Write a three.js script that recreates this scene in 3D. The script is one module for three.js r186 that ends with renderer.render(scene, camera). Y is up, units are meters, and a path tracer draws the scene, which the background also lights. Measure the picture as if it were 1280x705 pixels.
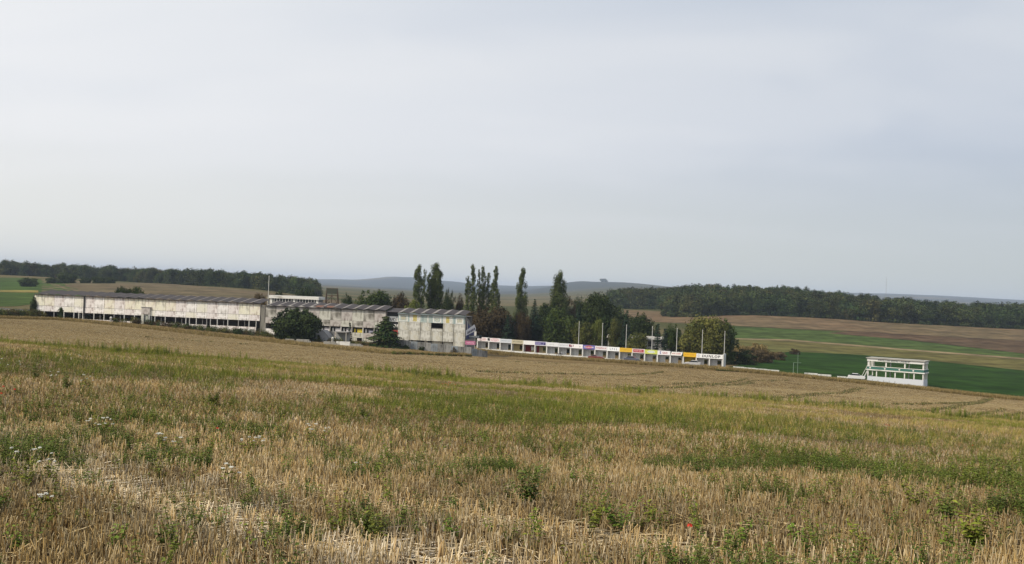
import * as THREE from 'three';
import { mergeGeometries } from 'three/addons/utils/BufferGeometryUtils.js';

// ---------------------------------------------------------------- camera, sky, sun, exposure
const scene = new THREE.Scene();
const EYE = 1.65, FOC = 1300, ROLL = 2.2 * Math.PI / 180, PITCH = Math.atan(9.5 / 1300);
const camera = new THREE.PerspectiveCamera(2 * Math.atan(352.5 / FOC) * 180 / Math.PI, 1280 / 705, 0.1, 30000);
camera.position.set(0, EYE, 0);
camera.rotation.order = 'YXZ';
camera.rotation.set(PITCH, 0, ROLL);
scene.add(camera);

const renderer = new THREE.WebGLRenderer({ antialias: true });
renderer.toneMapping = THREE.LinearToneMapping;
renderer.toneMappingExposure = 1.0;
renderer.shadowMap.enabled = true;

function rng(seed) { let a = seed >>> 0; return () => { a = (a + 0x6D2B79F5) >>> 0; let t = a; t = Math.imul(t ^ (t >>> 15), t | 1); t ^= t + Math.imul(t ^ (t >>> 7), t | 61); return ((t ^ (t >>> 14)) >>> 0) / 4294967296; }; }
function hash2(i, j, s = 0) { let h = Math.imul(i, 374761393) ^ Math.imul(j, 668265263) ^ Math.imul(s + 11, 1274126177); h = Math.imul(h ^ (h >>> 13), 1274126177); return ((h ^ (h >>> 16)) >>> 0) / 4294967296; }
function vnoise(x, y, s = 0, per = 0) {
  const i = Math.floor(x), j = Math.floor(y), fx = x - i, fy = y - j, u = fx * fx * (3 - 2 * fx), v = fy * fy * (3 - 2 * fy);
  const w = per ? (a) => ((a % per) + per) % per : (a) => a;
  const a = hash2(w(i), w(j), s), b = hash2(w(i + 1), w(j), s), c = hash2(w(i), w(j + 1), s), d = hash2(w(i + 1), w(j + 1), s);
  return a + (b - a) * u + (c - a) * v + (a - b - c + d) * u * v;
}
function fbm(x, y, s = 0, o = 4) { let r = 0, a = 0.5, n = 0; for (let k = 0; k < o; k++) { r += a * vnoise(x, y, s + k); n += a; x *= 2.03; y *= 2.03; a *= 0.5; } return r / n; }
const lerp = (a, b, t) => a + (b - a) * t, clamp = (v, a, b) => Math.min(b, Math.max(a, v));
const sstep = (a, b, v) => { const t = clamp((v - a) / (b - a), 0, 1); return t * t * (3 - 2 * t); };
const R = (d) => d * Math.PI / 180;
const C = (r, g, b) => new THREE.Color().setRGB(r, g, b);

// hazy daylight sky under thin high cloud, brighter towards the sun on the left
const SUN_AZ = R(-116), SUN_EL = R(42);
const sunDir = new THREE.Vector3(Math.sin(SUN_AZ) * Math.cos(SUN_EL), Math.sin(SUN_EL), -Math.cos(SUN_AZ) * Math.cos(SUN_EL));
{
  const W = 1024, H = 512, data = new Float32Array(W * H * 4), d = new THREE.Vector3();
  for (let j = 0; j < H; j++) for (let i = 0; i < W; i++) {
    const az = (i + 0.5) / W * 2 * Math.PI - Math.PI, el = ((j + 0.5) / H - 0.5) * Math.PI;
    d.set(Math.cos(az) * Math.cos(el), Math.sin(el), Math.sin(az) * Math.cos(el));
    const e = Math.max(0, d.y), g = Math.pow(Math.max(0, d.dot(sunDir)), 2.2);
    const ha = Math.acos(clamp((d.x * Math.sin(SUN_AZ) - d.z * Math.cos(SUN_AZ)) / Math.max(1e-4, Math.hypot(d.x, d.z)), -1, 1)) * 180 / Math.PI;
    const side = sstep(62, 160, ha), k = sstep(0.25, 0.95, e), hz = 1 - sstep(0.0, 0.17, e);
    let r = lerp(lerp(0.91, 0.48, side), 0.60, k), gg = lerp(lerp(0.92, 0.55, side), 0.66, k), b = lerp(lerp(0.935, 0.66, side), 0.77, k);
    r *= 1 - 0.05 * hz * (1 - side * 2.6); gg *= 1 - 0.06 * hz * (1 - side * 1.6); b *= 1 - 0.12 * hz; r *= 1 + 0.02 * hz; gg *= 1 + 0.015 * hz;
    r += g * 0.12; gg += g * 0.11; b += g * 0.08;
    // thin streaked cirrus, laid out on a high plane
    const q = 1 / (e + 0.14), cx = d.x * q, cz = d.z * q;
    const wx = fbm(cx * 0.7 + 3, cz * 0.7, 5, 3) * 1.6;
    const c1 = fbm(cx * 0.55 + wx + 7.3, cz * 1.5 + wx * 0.8 + 1.7, 21, 5), c2 = fbm(cx * 2.1 + wx, cz * 4.2, 37, 4);
    const cl = sstep(0.40, 0.72, c1) * 0.75 + sstep(0.45, 0.8, c2) * 0.25, amt = sstep(0.02, 0.16, e) * 0.8;
    const cw = [lerp(0.95, 0.66, side), lerp(0.95, 0.70, side), lerp(0.955, 0.76, side)];
    r = lerp(r, cw[0], cl * amt * 1.0); gg = lerp(gg, cw[1], cl * amt * 1.0); b = lerp(b, cw[2], cl * amt * 1.0);
    if (d.y < 0) { const m = sstep(0, 0.25, -d.y); r = lerp(r, 0.2, m); gg = lerp(gg, 0.2, m); b = lerp(b, 0.17, m); }
    const o = (j * W + i) * 4; data[o] = r; data[o + 1] = gg; data[o + 2] = b; data[o + 3] = 1;
  }
  const t = new THREE.DataTexture(data, W, H, THREE.RGBAFormat, THREE.FloatType);
  t.mapping = THREE.EquirectangularReflectionMapping; t.magFilter = t.minFilter = THREE.LinearFilter; t.needsUpdate = true;
  scene.background = t; scene.environment = t;
}
const sun = new THREE.DirectionalLight(0xfff2de, 4.0);
sun.position.copy(sunDir).multiplyScalar(400).add(new THREE.Vector3(0, 0, -160)); sun.target.position.set(0, -10, -160);
sun.castShadow = true; sun.shadow.radius = 3; sun.shadow.mapSize.set(4096, 4096);
Object.assign(sun.shadow.camera, { left: -220, right: 220, top: 220, bottom: -220, near: 10, far: 900 });
scene.add(sun, sun.target);
scene.fog = new THREE.FogExp2(0xc2d2ea, 0.00009);

// ---------------------------------------------------------------- scene bookkeeping
const taken = {};
function numbered(n) { const k = taken[n] = (taken[n] ?? -1) + 1; return k ? `${n}_${String(k).padStart(3, '0')}` : n; }
function tag(o, label, category, group, kind) { o.userData = { label, category }; if (group) o.userData.group = group; if (kind) o.userData.kind = kind; return o; }
function thing(name, label, category, pos = [0, 0, 0], turn = 0, group) { const o = new THREE.Group(); o.name = numbered(name); o.position.set(...pos); o.rotation.y = turn; scene.add(o); return tag(o, label, category, group); }
function part(name, geo, mat, parent, x = 0, y = 0, z = 0) { const m = new THREE.Mesh(geo, mat); m.name = name; m.position.set(x, y, z); m.castShadow = m.receiveShadow = true; parent.add(m); return m; }
function solo(name, geo, mat, label, category, group, kind) { const m = part(numbered(name), geo, mat, scene); return tag(m, label, category, group, kind); }
function copy(src, pos, turn, scale, label, group) { const r = src.clone(); r.name = numbered(src.name.replace(/_\d{3}$/, '')); scene.add(r); r.position.set(...pos); r.rotation.y = turn; if (scale) r.scale.set(...(Array.isArray(scale) ? scale : [scale, scale, scale])); r.userData = { ...src.userData }; if (label) r.userData.label = label; if (group) r.userData.group = group; return r; }
const boxes = {};
function bx(w, h, d) { const k = [w, h, d].map((v) => v.toFixed(3)).join(); return boxes[k] ??= new THREE.BoxGeometry(w, h, d); }
function bxAt(w, h, d, x, y, z) { return new THREE.BoxGeometry(w, h, d).translate(x, y, z); }
function bar(a, b, r, n = 6) { const A = new THREE.Vector3(...a), B = new THREE.Vector3(...b), l = A.distanceTo(B); const g = new THREE.CylinderGeometry(r, r, l, n); g.applyQuaternion(new THREE.Quaternion().setFromUnitVectors(new THREE.Vector3(0, 1, 0), B.clone().sub(A).normalize())); return g.translate((A.x + B.x) / 2, (A.y + B.y) / 2, (A.z + B.z) / 2); }
const std = (c, rough = 0.9, extra = {}) => new THREE.MeshPhysicalMaterial({ color: c, roughness: rough, specularIntensity: rough > 0.7 ? 0.3 : 1, ...extra });

// ---------------------------------------------------------------- the lie of the land
// surveyed heights (m, foot of the observer = 0) on sight lines given by their bearing, at the distances of DIST
const DIST = [0, 8, 20, 45, 90, 150, 220, 258, 285, 305, 400, 500, 600, 720, 850, 1000, 1500, 2800, 6000, 10500, 14500];
const LINES = [
  [-400, [0, -.6, -.9, -1.5, -3, -4.8, -6.5, -7, -7.4, -7.8, -8.5, -7.5, -6, -4, -2, 0, 2, 2, 2.8, 8.0, 8.0]],
  [0, [0, -.55, -1.0, -2.0, -4.4, -6.9, -9, -9.9, -10.5, -10.9, -12.0, -10.6, -9, -6.8, -4.4, -2.0, -2, -2, 0.0, 8.0, 8.0]],
  [160, [0, -.55, -1.1, -2.3, -4.9, -7.8, -10.3, -11.3, -11.6, -11.6, -12, -10, -7.0, -4.2, -4.4, -4, -4, -4, -2.8, 8.0, 8.0]],
  [320, [0, -.54, -1.2, -2.6, -5.4, -8.8, -12, -12.9, -13.0, -13.1, -12.5, -10, -7, -5.3, -6.0, -6, -8, -8, -7.0, 12.8, 12.8]],
  [480, [0, -.5, -1.3, -2.9, -5.9, -9.4, -12.8, -14.0, -14.0, -14.5, -15, -15, -15, -14.5, -14, -14, -14, -13, -12.6, 41.6, 32.0]],
  [640, [0, -.46, -1.4, -3.23, -6.38, -10, -14, -15.7, -16.6, -16.6, -17, -17, -16.5, -16, -15.5, -15, -16, -16, -8.4, 32.0, 32.0]],
  [800, [0, -.42, -1.45, -3.4, -6.8, -10.8, -15, -16.4, -17.0, -17.2, -17.5, -17.3, -16.6, -15, -11.8, -8, -5, 10, 42.0, 40.0, 32.0]],
  [960, [0, -.39, -1.5, -3.6, -7.2, -11.6, -16, -17.3, -17.6, -18.1, -18.9, -18.6, -14.8, -9.8, -2, 3, 5, 5, 25.2, 72, 70]],
  [1120, [0, -.35, -1.55, -3.85, -7.7, -12.3, -17.1, -18.7, -19.2, -19.7, -20.4, -19.5, -16, -11.3, -8, -6.5, -4, 5, 25.2, 104, 90]],
  [1280, [0, -.31, -1.6, -4.1, -8.2, -13, -18.4, -20.2, -20.6, -20.9, -21.8, -20, -17, -12.4, -9, -7.5, -3, 0, 25.2, 92, 80]],
  [1700, [0, -.25, -1.8, -4.7, -9.3, -15, -20.5, -22, -22, -22, -22, -20, -17, -12, -7, -4, -2, 0, 25.2, 80, 70]],
];
const LS = DIST.map((d) => Math.log(d + 12)), LT = LINES.map(([p]) => (p - 640) / FOC);
function pchip(xs, ys) {
  const n = xs.length, h = [], s = [], m = new Array(n).fill(0);
  for (let i = 0; i < n - 1; i++) { h[i] = xs[i + 1] - xs[i]; s[i] = (ys[i + 1] - ys[i]) / h[i]; }
  m[0] = s[0]; m[n - 1] = s[n - 2];
  for (let i = 1; i < n - 1; i++) m[i] = s[i - 1] * s[i] <= 0 ? 0 : 3 * (h[i - 1] + h[i]) / ((2 * h[i] + h[i - 1]) / s[i - 1] + (h[i] + 2 * h[i - 1]) / s[i]);
  return (x) => { let i = 0; if (x >= xs[n - 1]) return ys[n - 1]; if (x <= xs[0]) return ys[0]; while (x > xs[i + 1]) i++; const t = (x - xs[i]) / h[i], t2 = t * t, t3 = t2 * t; return (2 * t3 - 3 * t2 + 1) * ys[i] + (t3 - 2 * t2 + t) * h[i] * m[i] + (3 * t2 - 2 * t3) * ys[i + 1] + (t3 - t2) * h[i] * m[i + 1]; };
}
const PROF = LINES.map(([, h]) => pchip(LS, h));
const AZL = Math.atan(LT[0]), AZR = Math.atan(LT[LT.length - 1]);
function across(t, s) {
  let i = 0; const n = LT.length; while (i < n - 2 && t > LT[i + 1]) i++;
  const x0 = LT[i], x1 = LT[i + 1], h = x1 - x0, a = PROF[i](s), b = PROF[i + 1](s);
  const d1 = (b - a) / h, d0 = i > 0 ? (a - PROF[i - 1](s)) / (x0 - LT[i - 1]) : d1, d2 = i < n - 2 ? (PROF[i + 2](s) - b) / (LT[i + 2] - x1) : d1;
  const m0 = (d0 + d1) / 2, m1 = (d1 + d2) / 2, u = (t - x0) / h, u2 = u * u, u3 = u2 * u;
  return (2 * u3 - 3 * u2 + 1) * a + (u3 - 2 * u2 + u) * h * m0 + (3 * u2 - 2 * u3) * b + (u3 - u2) * h * m1;
}
const RIDGE1 = pchip([-300, 300, 400, 440, 470, 490, 516, 540, 565, 600, 640, 700, 800, 1000, 1400], [0, 0, 2, 2, 14, 26, 27, 16, 14, 4, 4, 8, 0, 0, 0]);
const RIDGE2 = pchip([-300, 600, 660, 690, 706, 725, 740, 775, 830, 900, 1400], [0, 0, 4, 14, 24, 26, 22, 18, 8, 0, 0]);
function ground(x, z) {
  const d = Math.hypot(x, z), az = Math.atan2(x, -z);
  let y;
  if (az >= AZL && az <= AZR) y = across(x / Math.max(1e-3, -z), Math.log(-z + 12));
  else {
    const k = az > 0 ? (az - AZR) / (2 * Math.PI + AZL - AZR) : (az + 2 * Math.PI - AZR) / (2 * Math.PI + AZL - AZR);
    const u = sstep(0, 1, k);
    y = lerp(PROF[PROF.length - 1](Math.log(d * Math.cos(AZR) + 12)), PROF[0](Math.log(d * Math.cos(AZL) + 12)), u);
  }
  const nr = sstep(0, 4, d);
  y += nr * ((fbm(x / 3.1, z / 3.1, 3, 2) - 0.5) * 0.10 + (fbm(x / 38, z / 38, 9, 2) - 0.5) * 0.35 * sstep(20, 80, d));
  if (d > 1800 && az > -0.6 && az < 0.6) { const px = 640 + FOC * Math.tan(az), Z = d * Math.cos(az); y += 1.6 * RIDGE1(px) * sstep(6300, 9500, Z) + 1.6 * RIDGE2(px) * sstep(4200, 6000, Z) * (1 - 0.6 * sstep(6300, 8000, Z)); }
  if (d > 1800) y += (fbm(x / 420, z / 420, 14, 4) - 0.5) * 9 * sstep(1800, 4200, d);
  return y;
}
// a sight line of the survey: bearing (px) and drop (py) as read off the picture, Z metres out
function at(px, py, Z) {
  const u = px - 640, v = 352.5 - py, uu = u * Math.cos(ROLL) - v * Math.sin(ROLL), vv = v * Math.cos(ROLL) + u * Math.sin(ROLL);
  return [uu / FOC * Z, EYE + Z * (vv + 9.5) / FOC, -Z];
}
function hit(px, py, zmin = 2.5, zmax = 14000) {   // where that sight line meets the ground
  let z0 = zmin; for (let Z = zmin; Z < zmax; Z *= 1.01) { const p = at(px, py, Z); if (p[1] < ground(p[0], p[2])) { let a = z0, b = Z; for (let k = 0; k < 18; k++) { const m = (a + b) / 2, q = at(px, py, m); if (q[1] < ground(q[0], q[2])) b = m; else a = m; } const q = at(px, py, b); return [q[0], ground(q[0], q[2]), q[2]]; } z0 = Z; }
  const q = at(px, py, zmax); return [q[0], ground(q[0], q[2]), q[2]];
}
function foot(px, Z, py = 420) { const p = at(px, py, Z); return [p[0], ground(p[0], p[2]), p[2]]; }
function topH(px, py, Z) { const p = at(px, py, Z); return p[1] - ground(p[0], p[2]); }      // height of a thing there whose top shows at py

// ---------------------------------------------------------------- textures
function noiseTex(n, fn, srgb = true) {
  const data = new Uint8Array(n * n * 4);
  for (let j = 0; j < n; j++) for (let i = 0; i < n; i++) { const c = fn(i / n, j / n), o = (j * n + i) * 4; data[o] = clamp(c[0] * 255, 0, 255); data[o + 1] = clamp(c[1] * 255, 0, 255); data[o + 2] = clamp(c[2] * 255, 0, 255); data[o + 3] = 255; }
  const t = new THREE.DataTexture(data, n, n); t.wrapS = t.wrapT = THREE.RepeatWrapping; t.magFilter = THREE.LinearFilter; t.minFilter = THREE.LinearMipmapLinearFilter; t.generateMipmaps = true;
  if (srgb) t.colorSpace = THREE.SRGBColorSpace; t.needsUpdate = true; return t;
}
function tfbm(u, v, f, s, o = 4) { let r = 0, a = 0.5, n = 0; for (let k = 0; k < o; k++) { r += a * vnoise(u * f, v * f, s + k, f); n += a; f *= 2; a *= 0.55; } return r / n; }
const soilTex = noiseTex(512, (u, v) => { const a = tfbm(u, v, 24, 3, 5), b = tfbm(u, v, 64, 40, 3), k = 0.72 + (a - 0.5) * 0.7 + (b > 0.6 ? (b - 0.6) * 1.2 : 0); return [k, k * 0.97, k * 0.92]; });
soilTex.repeat.set(1 / 3, 1 / 3);
const soilBump = noiseTex(512, (u, v) => { const a = tfbm(u, v, 32, 77, 5); return [a, a, a]; }, false); soilBump.repeat.set(1 / 3, 1 / 3);
const cropTex = noiseTex(512, (u, v) => { const a = tfbm(u, v, 8, 13, 6), b = vnoise(u * 6, v * 160, 55, 0) * 0.5 + 0.5, k = 0.8 + (a - 0.5) * 0.55 + (b - 0.75) * 0.12; return [k, k, k * 0.97]; });
cropTex.repeat.set(1 / 45, 1 / 45);

// ---------------------------------------------------------------- ground sheet
const STRAW = [0.205, 0.152, 0.074], PALE = [0.335, 0.262, 0.142], SOIL = [0.085, 0.054, 0.028];
{
  const az = []; for (let a = -45; a < 45; a += 0.36) az.push(R(a)); for (let a = 45; a <= 315.01; a += 4.5) az.push(R(a)); az[az.length - 1] = R(315);
  const rad = [0]; for (let d = 0.6; d < 14800; d *= 1.042) rad.push(d);
  const nA = az.length, nR = rad.length, pos = [], col = [], uv = [], idx = [];
  for (let j = 0; j < nR; j++) for (let i = 0; i < nA; i++) {
    const x = Math.sin(az[i]) * rad[j], z = -Math.cos(az[i]) * rad[j], d = rad[j], y = ground(x, z);
    pos.push(x, y, z); uv.push(x, z);
    let c; const n1 = fbm(x / 14, z / 14, 61, 3), n2 = 0.5 * fbm(x / 55, z / 22, 71, 3) + 0.5 * fbm((x * 0.99 - z * 0.1) / 60, (z + x * 0.18) / 3.2, 73, 3);
    if (d < 320) {
      const near = 1 - sstep(84, 100, -z + (n1 - 0.5) * 8);
      c = [0, 1, 2].map((k) => lerp(lerp(PALE[k], STRAW[k], clamp(n2 * 3.2 - 1.1, 0, 1)), lerp(SOIL[k], STRAW[k], 0.08 + 0.3 * n1), near));
    } else {
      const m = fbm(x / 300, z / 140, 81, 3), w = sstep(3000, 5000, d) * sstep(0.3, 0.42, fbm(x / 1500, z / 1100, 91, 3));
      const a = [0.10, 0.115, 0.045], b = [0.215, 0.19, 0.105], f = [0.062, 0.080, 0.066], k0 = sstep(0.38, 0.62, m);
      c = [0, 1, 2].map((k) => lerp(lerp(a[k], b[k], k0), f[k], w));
    }
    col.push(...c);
  }
  for (let j = 0; j < nR - 1; j++) for (let i = 0; i < nA - 1; i++) { const a = j * nA + i, b = a + 1, c = a + nA, e = c + 1; if (j) idx.push(a, b, c); idx.push(b, e, c); }
  const g = new THREE.BufferGeometry(); g.setAttribute('position', new THREE.Float32BufferAttribute(pos, 3)); g.setAttribute('color', new THREE.Float32BufferAttribute(col, 3)); g.setAttribute('uv', new THREE.Float32BufferAttribute(uv, 2)); g.setIndex(idx); g.computeVertexNormals();
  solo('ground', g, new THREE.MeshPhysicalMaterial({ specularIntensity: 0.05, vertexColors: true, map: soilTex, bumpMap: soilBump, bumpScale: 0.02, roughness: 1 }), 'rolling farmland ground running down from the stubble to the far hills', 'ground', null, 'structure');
}
// a field laid over the ground: near and far edges as lists of [px, py] read off the survey
function field(name, near, far, color, label, lift = 0.12, nU = 48, nV = 14, kind = 'structure', extra = {}) {
  const pick = (L, u) => { const s = u * (L.length - 1), i = Math.min(L.length - 2, Math.floor(s)), f = s - i; return [lerp(L[i][0], L[i + 1][0], f), lerp(L[i][1], L[i + 1][1], f), L[i][2]]; };
  const pos = [], uv = [], idx = [], col = [];
  for (let i = 0; i <= nU; i++) {
    const a = pick(near, i / nU), b = pick(far, i / nU), A = hit(a[0], a[1], 150), B = hit(b[0], b[1], 150);
    for (let j = 0; j <= nV; j++) { const f = j / nV, x = lerp(A[0], B[0], f), z = lerp(A[2], B[2], f); pos.push(x, ground(x, z) + lift, z); uv.push(x, z); const k = 0.86 + 0.28 * fbm(x / 30, z / 30, 17, 4); const t = fbm(x / 70, z / 70, 29, 3) - 0.5; col.push(color[0] * k * (1 + 0.25 * t), color[1] * k, color[2] * k * (1 + 0.1 * t)); }
  }
  for (let i = 0; i < nU; i++) for (let j = 0; j < nV; j++) { const a = i * (nV + 1) + j, b = a + nV + 1; idx.push(a, b, a + 1, b, b + 1, a + 1); }
  const g = new THREE.BufferGeometry(); g.setAttribute('position', new THREE.Float32BufferAttribute(pos, 3)); g.setAttribute('uv', new THREE.Float32BufferAttribute(uv, 2)); g.setAttribute('color', new THREE.Float32BufferAttribute(col, 3)); g.setIndex(idx); g.computeVertexNormals();
  return solo(name, g, new THREE.MeshPhysicalMaterial({ specularIntensity: 0.05, vertexColors: true, map: cropTex, roughness: 1, ...extra }), label, 'field', null, kind);
}
// right of the pits
field('green_field', [[893, 463], [960, 467], [1120, 480], [1300, 499], [1500, 520]], [[985, 440], [1060, 443], [1140, 449], [1280, 463.5], [1500, 487]], [0.030, 0.070, 0.011], 'dark green crop field behind the white two-storey pavilion', 0.16);
field('meadow_strip', [[905, 448], [985, 440], [1060, 443], [1140, 449], [1280, 463.5], [1500, 487]], [[905, 424.5], [985, 426.5], [1060, 432.5], [1140, 439], [1280, 450], [1500, 470]], [0.150, 0.140, 0.050], 'tan and green mown strip beyond the dark green crop', 0.14);
field('farm_track', [[900, 424.3], [985, 426.5], [1060, 432.5], [1140, 439], [1280, 450], [1500, 470]], [[900, 422.7], [985, 424.6], [1060, 430.6], [1140, 437.2], [1280, 448], [1500, 468]], [0.30, 0.245, 0.145], 'pale dirt track crossing the fields beyond the pavilion', 0.2, 40, 3);
field('pasture', [[860, 421.5], [985, 424.6], [1060, 430.6], [1140, 437.2], [1280, 448], [1500, 468]], [[860, 405], [985, 411.5], [1060, 415.5], [1140, 426], [1280, 442], [1500, 463]], [0.080, 0.122, 0.034], 'bright green pasture below the brown fields', 0.14);
field('ploughed_field', [[1035, 417], [1140, 426], [1280, 442.5], [1500, 463]], [[1062, 414.5], [1140, 419], [1280, 426.5], [1500, 441]], [0.130, 0.088, 0.055], 'dark brown ploughed field above the green pasture', 0.26, 36, 10);
field('stubble_slope', [[780, 401], [860, 404.5], [985, 411], [1062, 414], [1140, 418.5], [1280, 426.3], [1500, 440]], [[780, 387], [860, 391], [985, 396], [1062, 399], [1140, 403], [1280, 411], [1500, 424]], [0.195, 0.142, 0.085], 'brown stubble slope running up to the dark wood', 0.13);
// left, behind the long stand
field('green_slope', [[-200, 386], [-60, 384], [20, 383], [110, 372]], [[-200, 344], [-60, 347], [30, 347.5], [85, 353]], [0.07, 0.115, 0.028], 'green slope at the foot of the left wood', 0.13, 40, 24);
field('ripe_strip', [[-200, 363.6], [-60, 365.2], [48, 366.4]], [[-200, 361], [-60, 362.6], [48, 363.6]], [0.34, 0.26, 0.09], 'thin ripe yellow strip across the green slope', 0.3, 24, 3);
field('stubble_hill', [[52, 372], [160, 376], [300, 380], [430, 386]], [[52, 349], [110, 352], [205, 354.4], [300, 362], [430, 376]], [0.175, 0.140, 0.088], 'tan stubble hill rising behind the roof of the white stand', 0.13, 48, 24);

// ---------------------------------------------------------------- road along the pits
const PL = [-9.5, -308], PR = [58.1, -283], UN = [0.9379, 0.3469];   // pit front line, unit direction to the right (x, z)
function strip(name, c0, c1, w0, w1, color, label, cat, lift, kind, n = 90) {   // ribbon beside the pit line, offsets toward the observer
  const pos = [], uv = [], idx = [];
  for (let i = 0; i <= n; i++) { const s = lerp(c0, c1, i / n); for (const w of [w0, w1]) { const x = PL[0] + UN[0] * s - UN[1] * w, z = PL[1] + UN[1] * s + UN[0] * w; pos.push(x, ground(x, z) + lift, z); uv.push(x, z); } }
  for (let i = 0; i < n; i++) { const a = i * 2; idx.push(a, a + 1, a + 2, a + 1, a + 3, a + 2); }
  const g = new THREE.BufferGeometry(); g.setAttribute('position', new THREE.Float32BufferAttribute(pos, 3)); g.setAttribute('uv', new THREE.Float32BufferAttribute(uv, 2)); g.setIndex(idx); g.computeVertexNormals();
  return solo(name, g, new THREE.MeshStandardMaterial({ color: C(...color), map: soilTex, roughness: 0.95 }), label, cat, null, kind);
}
strip('road', -220, 260, 1.6, 9.6, [0.075, 0.073, 0.070], 'grey asphalt road in front of the pit boxes', 'road', 0.10, 'structure');
strip('road_apron', -2, 74, -0.2, 1.6, [0.16, 0.155, 0.145], 'pale concrete apron along the pit boxes', 'pavement', 0.14, 'structure', 30);

// ---------------------------------------------------------------- foliage and trees
class Leaves {
  constructor() { this.p = []; this.n = []; this.c = []; this.i = []; }
  quad(x, y, z, nx, ny, nz, s, asp, rot, c) {          // one leaf spray: a small bent diamond
    let l = Math.hypot(nx, ny, nz) || 1; nx /= l; ny /= l; nz /= l;
    let ax = ny * 0 - nz * 1, ay = 0, az = nx; if (Math.abs(ny) > 0.9) { ax = 1; ay = 0; az = 0; const d = ax * nx; ax -= d * nx; ay -= d * ny; az -= d * nz; }
    l = Math.hypot(ax, ay, az) || 1; ax /= l; ay /= l; az /= l;
    let bx_ = ny * az - nz * ay, by = nz * ax - nx * az, bz = nx * ay - ny * ax;
    const cr = Math.cos(rot), sr = Math.sin(rot), ux = ax * cr + bx_ * sr, uy = ay * cr + by * sr, uz = az * cr + bz * sr, vx = bx_ * cr - ax * sr, vy = by * cr - ay * sr, vz = bz * cr - az * sr;
    const b = this.p.length / 3, h = s * 0.5, w = s * 0.5 * asp, f = s * 0.12;
    this.p.push(x - ux * h, y - uy * h, z - uz * h, x + vx * w + nx * f, y + vy * w + ny * f, z + vz * w + nz * f, x + ux * h, y + uy * h, z + uz * h, x - vx * w + nx * f, y - vy * w + ny * f, z - vz * w + nz * f);
    for (let k = 0; k < 4; k++) this.c.push(c[0], c[1], c[2]);
    this.i.push(b, b + 1, b + 2, b, b + 2, b + 3);
  }
  geo() { const g = new THREE.BufferGeometry(); g.setAttribute('position', new THREE.Float32BufferAttribute(this.p, 3)); g.setAttribute('color', new THREE.Float32BufferAttribute(this.c, 3)); g.setIndex(this.i); g.computeVertexNormals(); return g; }
}
const M_LEAF = new THREE.MeshPhysicalMaterial({ specularIntensity: 0.25, vertexColors: true, roughness: 0.85, side: THREE.DoubleSide });
const M_BARK = std(C(0.085, 0.062, 0.044), 0.95), M_BARKG = std(C(0.15, 0.135, 0.11), 0.95);
// leaf clumps: [x, y, z, rx, ry, rz] ; leaves sit through the clump, more of them near its outside
function crown(clumps, dens, size, pal, rand, asp = 0.8) {
  const L = new Leaves();
  for (const [cx, cy, cz, rx, ry, rz] of clumps) {
    const n = Math.max(12, Math.round(dens * (rx * ry + ry * rz + rx * rz) / 3)), t = rand(), tone = 0.8 + 0.4 * rand();
    for (let k = 0; k < n; k++) {
      const u = rand() * 2 - 1, a = rand() * 6.2832, q = Math.sqrt(1 - u * u), r = Math.pow(rand(), 0.38), dx = q * Math.cos(a), dy = u, dz = q * Math.sin(a), rr = r * (0.88 + 0.3 * rand());
      const t2 = clamp(t + (rand() - 0.5) * 0.7, 0, 1), v = tone * (0.75 + 0.5 * rand()), c = [0, 1, 2].map((m) => lerp(pal[0][m], pal[1][m], t2) * v);
      L.quad(cx + dx * rx * rr, cy + dy * ry * rr, cz + dz * rz * rr, dx + (rand() - 0.5) * 1.6, dy + 0.35 + (rand() - 0.5) * 1.6, dz + (rand() - 0.5) * 1.6, size * (0.6 + 0.8 * rand()), asp * (0.7 + 0.6 * rand()), rand() * 6.28, c);
    }
  }
  return L.geo();
}
function limb(a, b, r0, r1, n = 6) { const A = new THREE.Vector3(...a), B = new THREE.Vector3(...b), l = A.distanceTo(B), g = new THREE.CylinderGeometry(r1, r0, l, n); g.applyQuaternion(new THREE.Quaternion().setFromUnitVectors(new THREE.Vector3(0, 1, 0), B.clone().sub(A).normalize())); return g.translate((A.x + B.x) / 2, (A.y + B.y) / 2, (A.z + B.z) / 2); }
function broadShape(h, w, rand, low = 0.12, lob = 26, sprigs = lob) {   // clump list for a rounded crown
  const cl = [], ch = h * (1 - low), cy = h * low + ch * 0.5;
  for (let k = 0; k < lob; k++) {
    const u = rand() * 2 - 1, a = rand() * 6.2832, q = Math.sqrt(1 - u * u), r = 0.5 + 0.56 * rand(), s = (0.10 + 0.18 * rand());
    const bulge = u < -0.3 ? 0.9 : 1;
    cl.push([q * Math.cos(a) * w * 0.5 * r * bulge * 0.86, cy + u * ch * 0.5 * r * 0.88, q * Math.sin(a) * w * 0.5 * r * bulge * 0.86, w * s, ch * s * 0.9, w * s]);
  }
  cl.push([0, cy, 0, w * 0.3, ch * 0.34, w * 0.3]);
  for (let k = 0; k < sprigs; k++) { const u = rand() * 1.8 - 0.8, a = rand() * 6.2832, q = Math.sqrt(Math.max(0, 1 - u * u)), r = 0.98 + 0.16 * rand(), s = 0.035 + 0.045 * rand(); cl.push([q * Math.cos(a) * w * 0.5 * r * 0.95, cy + u * ch * 0.5 * r, q * Math.sin(a) * w * 0.5 * r * 0.95, w * s, ch * s * 1.2, w * s]); }
  if (low <= 0.03) for (let k = 0; k < 9; k++) { const a = k * 0.7 + rand() * 0.4; cl.push([Math.cos(a) * w * 0.34, h * 0.13, Math.sin(a) * w * 0.34, w * 0.16, h * 0.15, w * 0.16]); }
  return cl;
}
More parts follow.
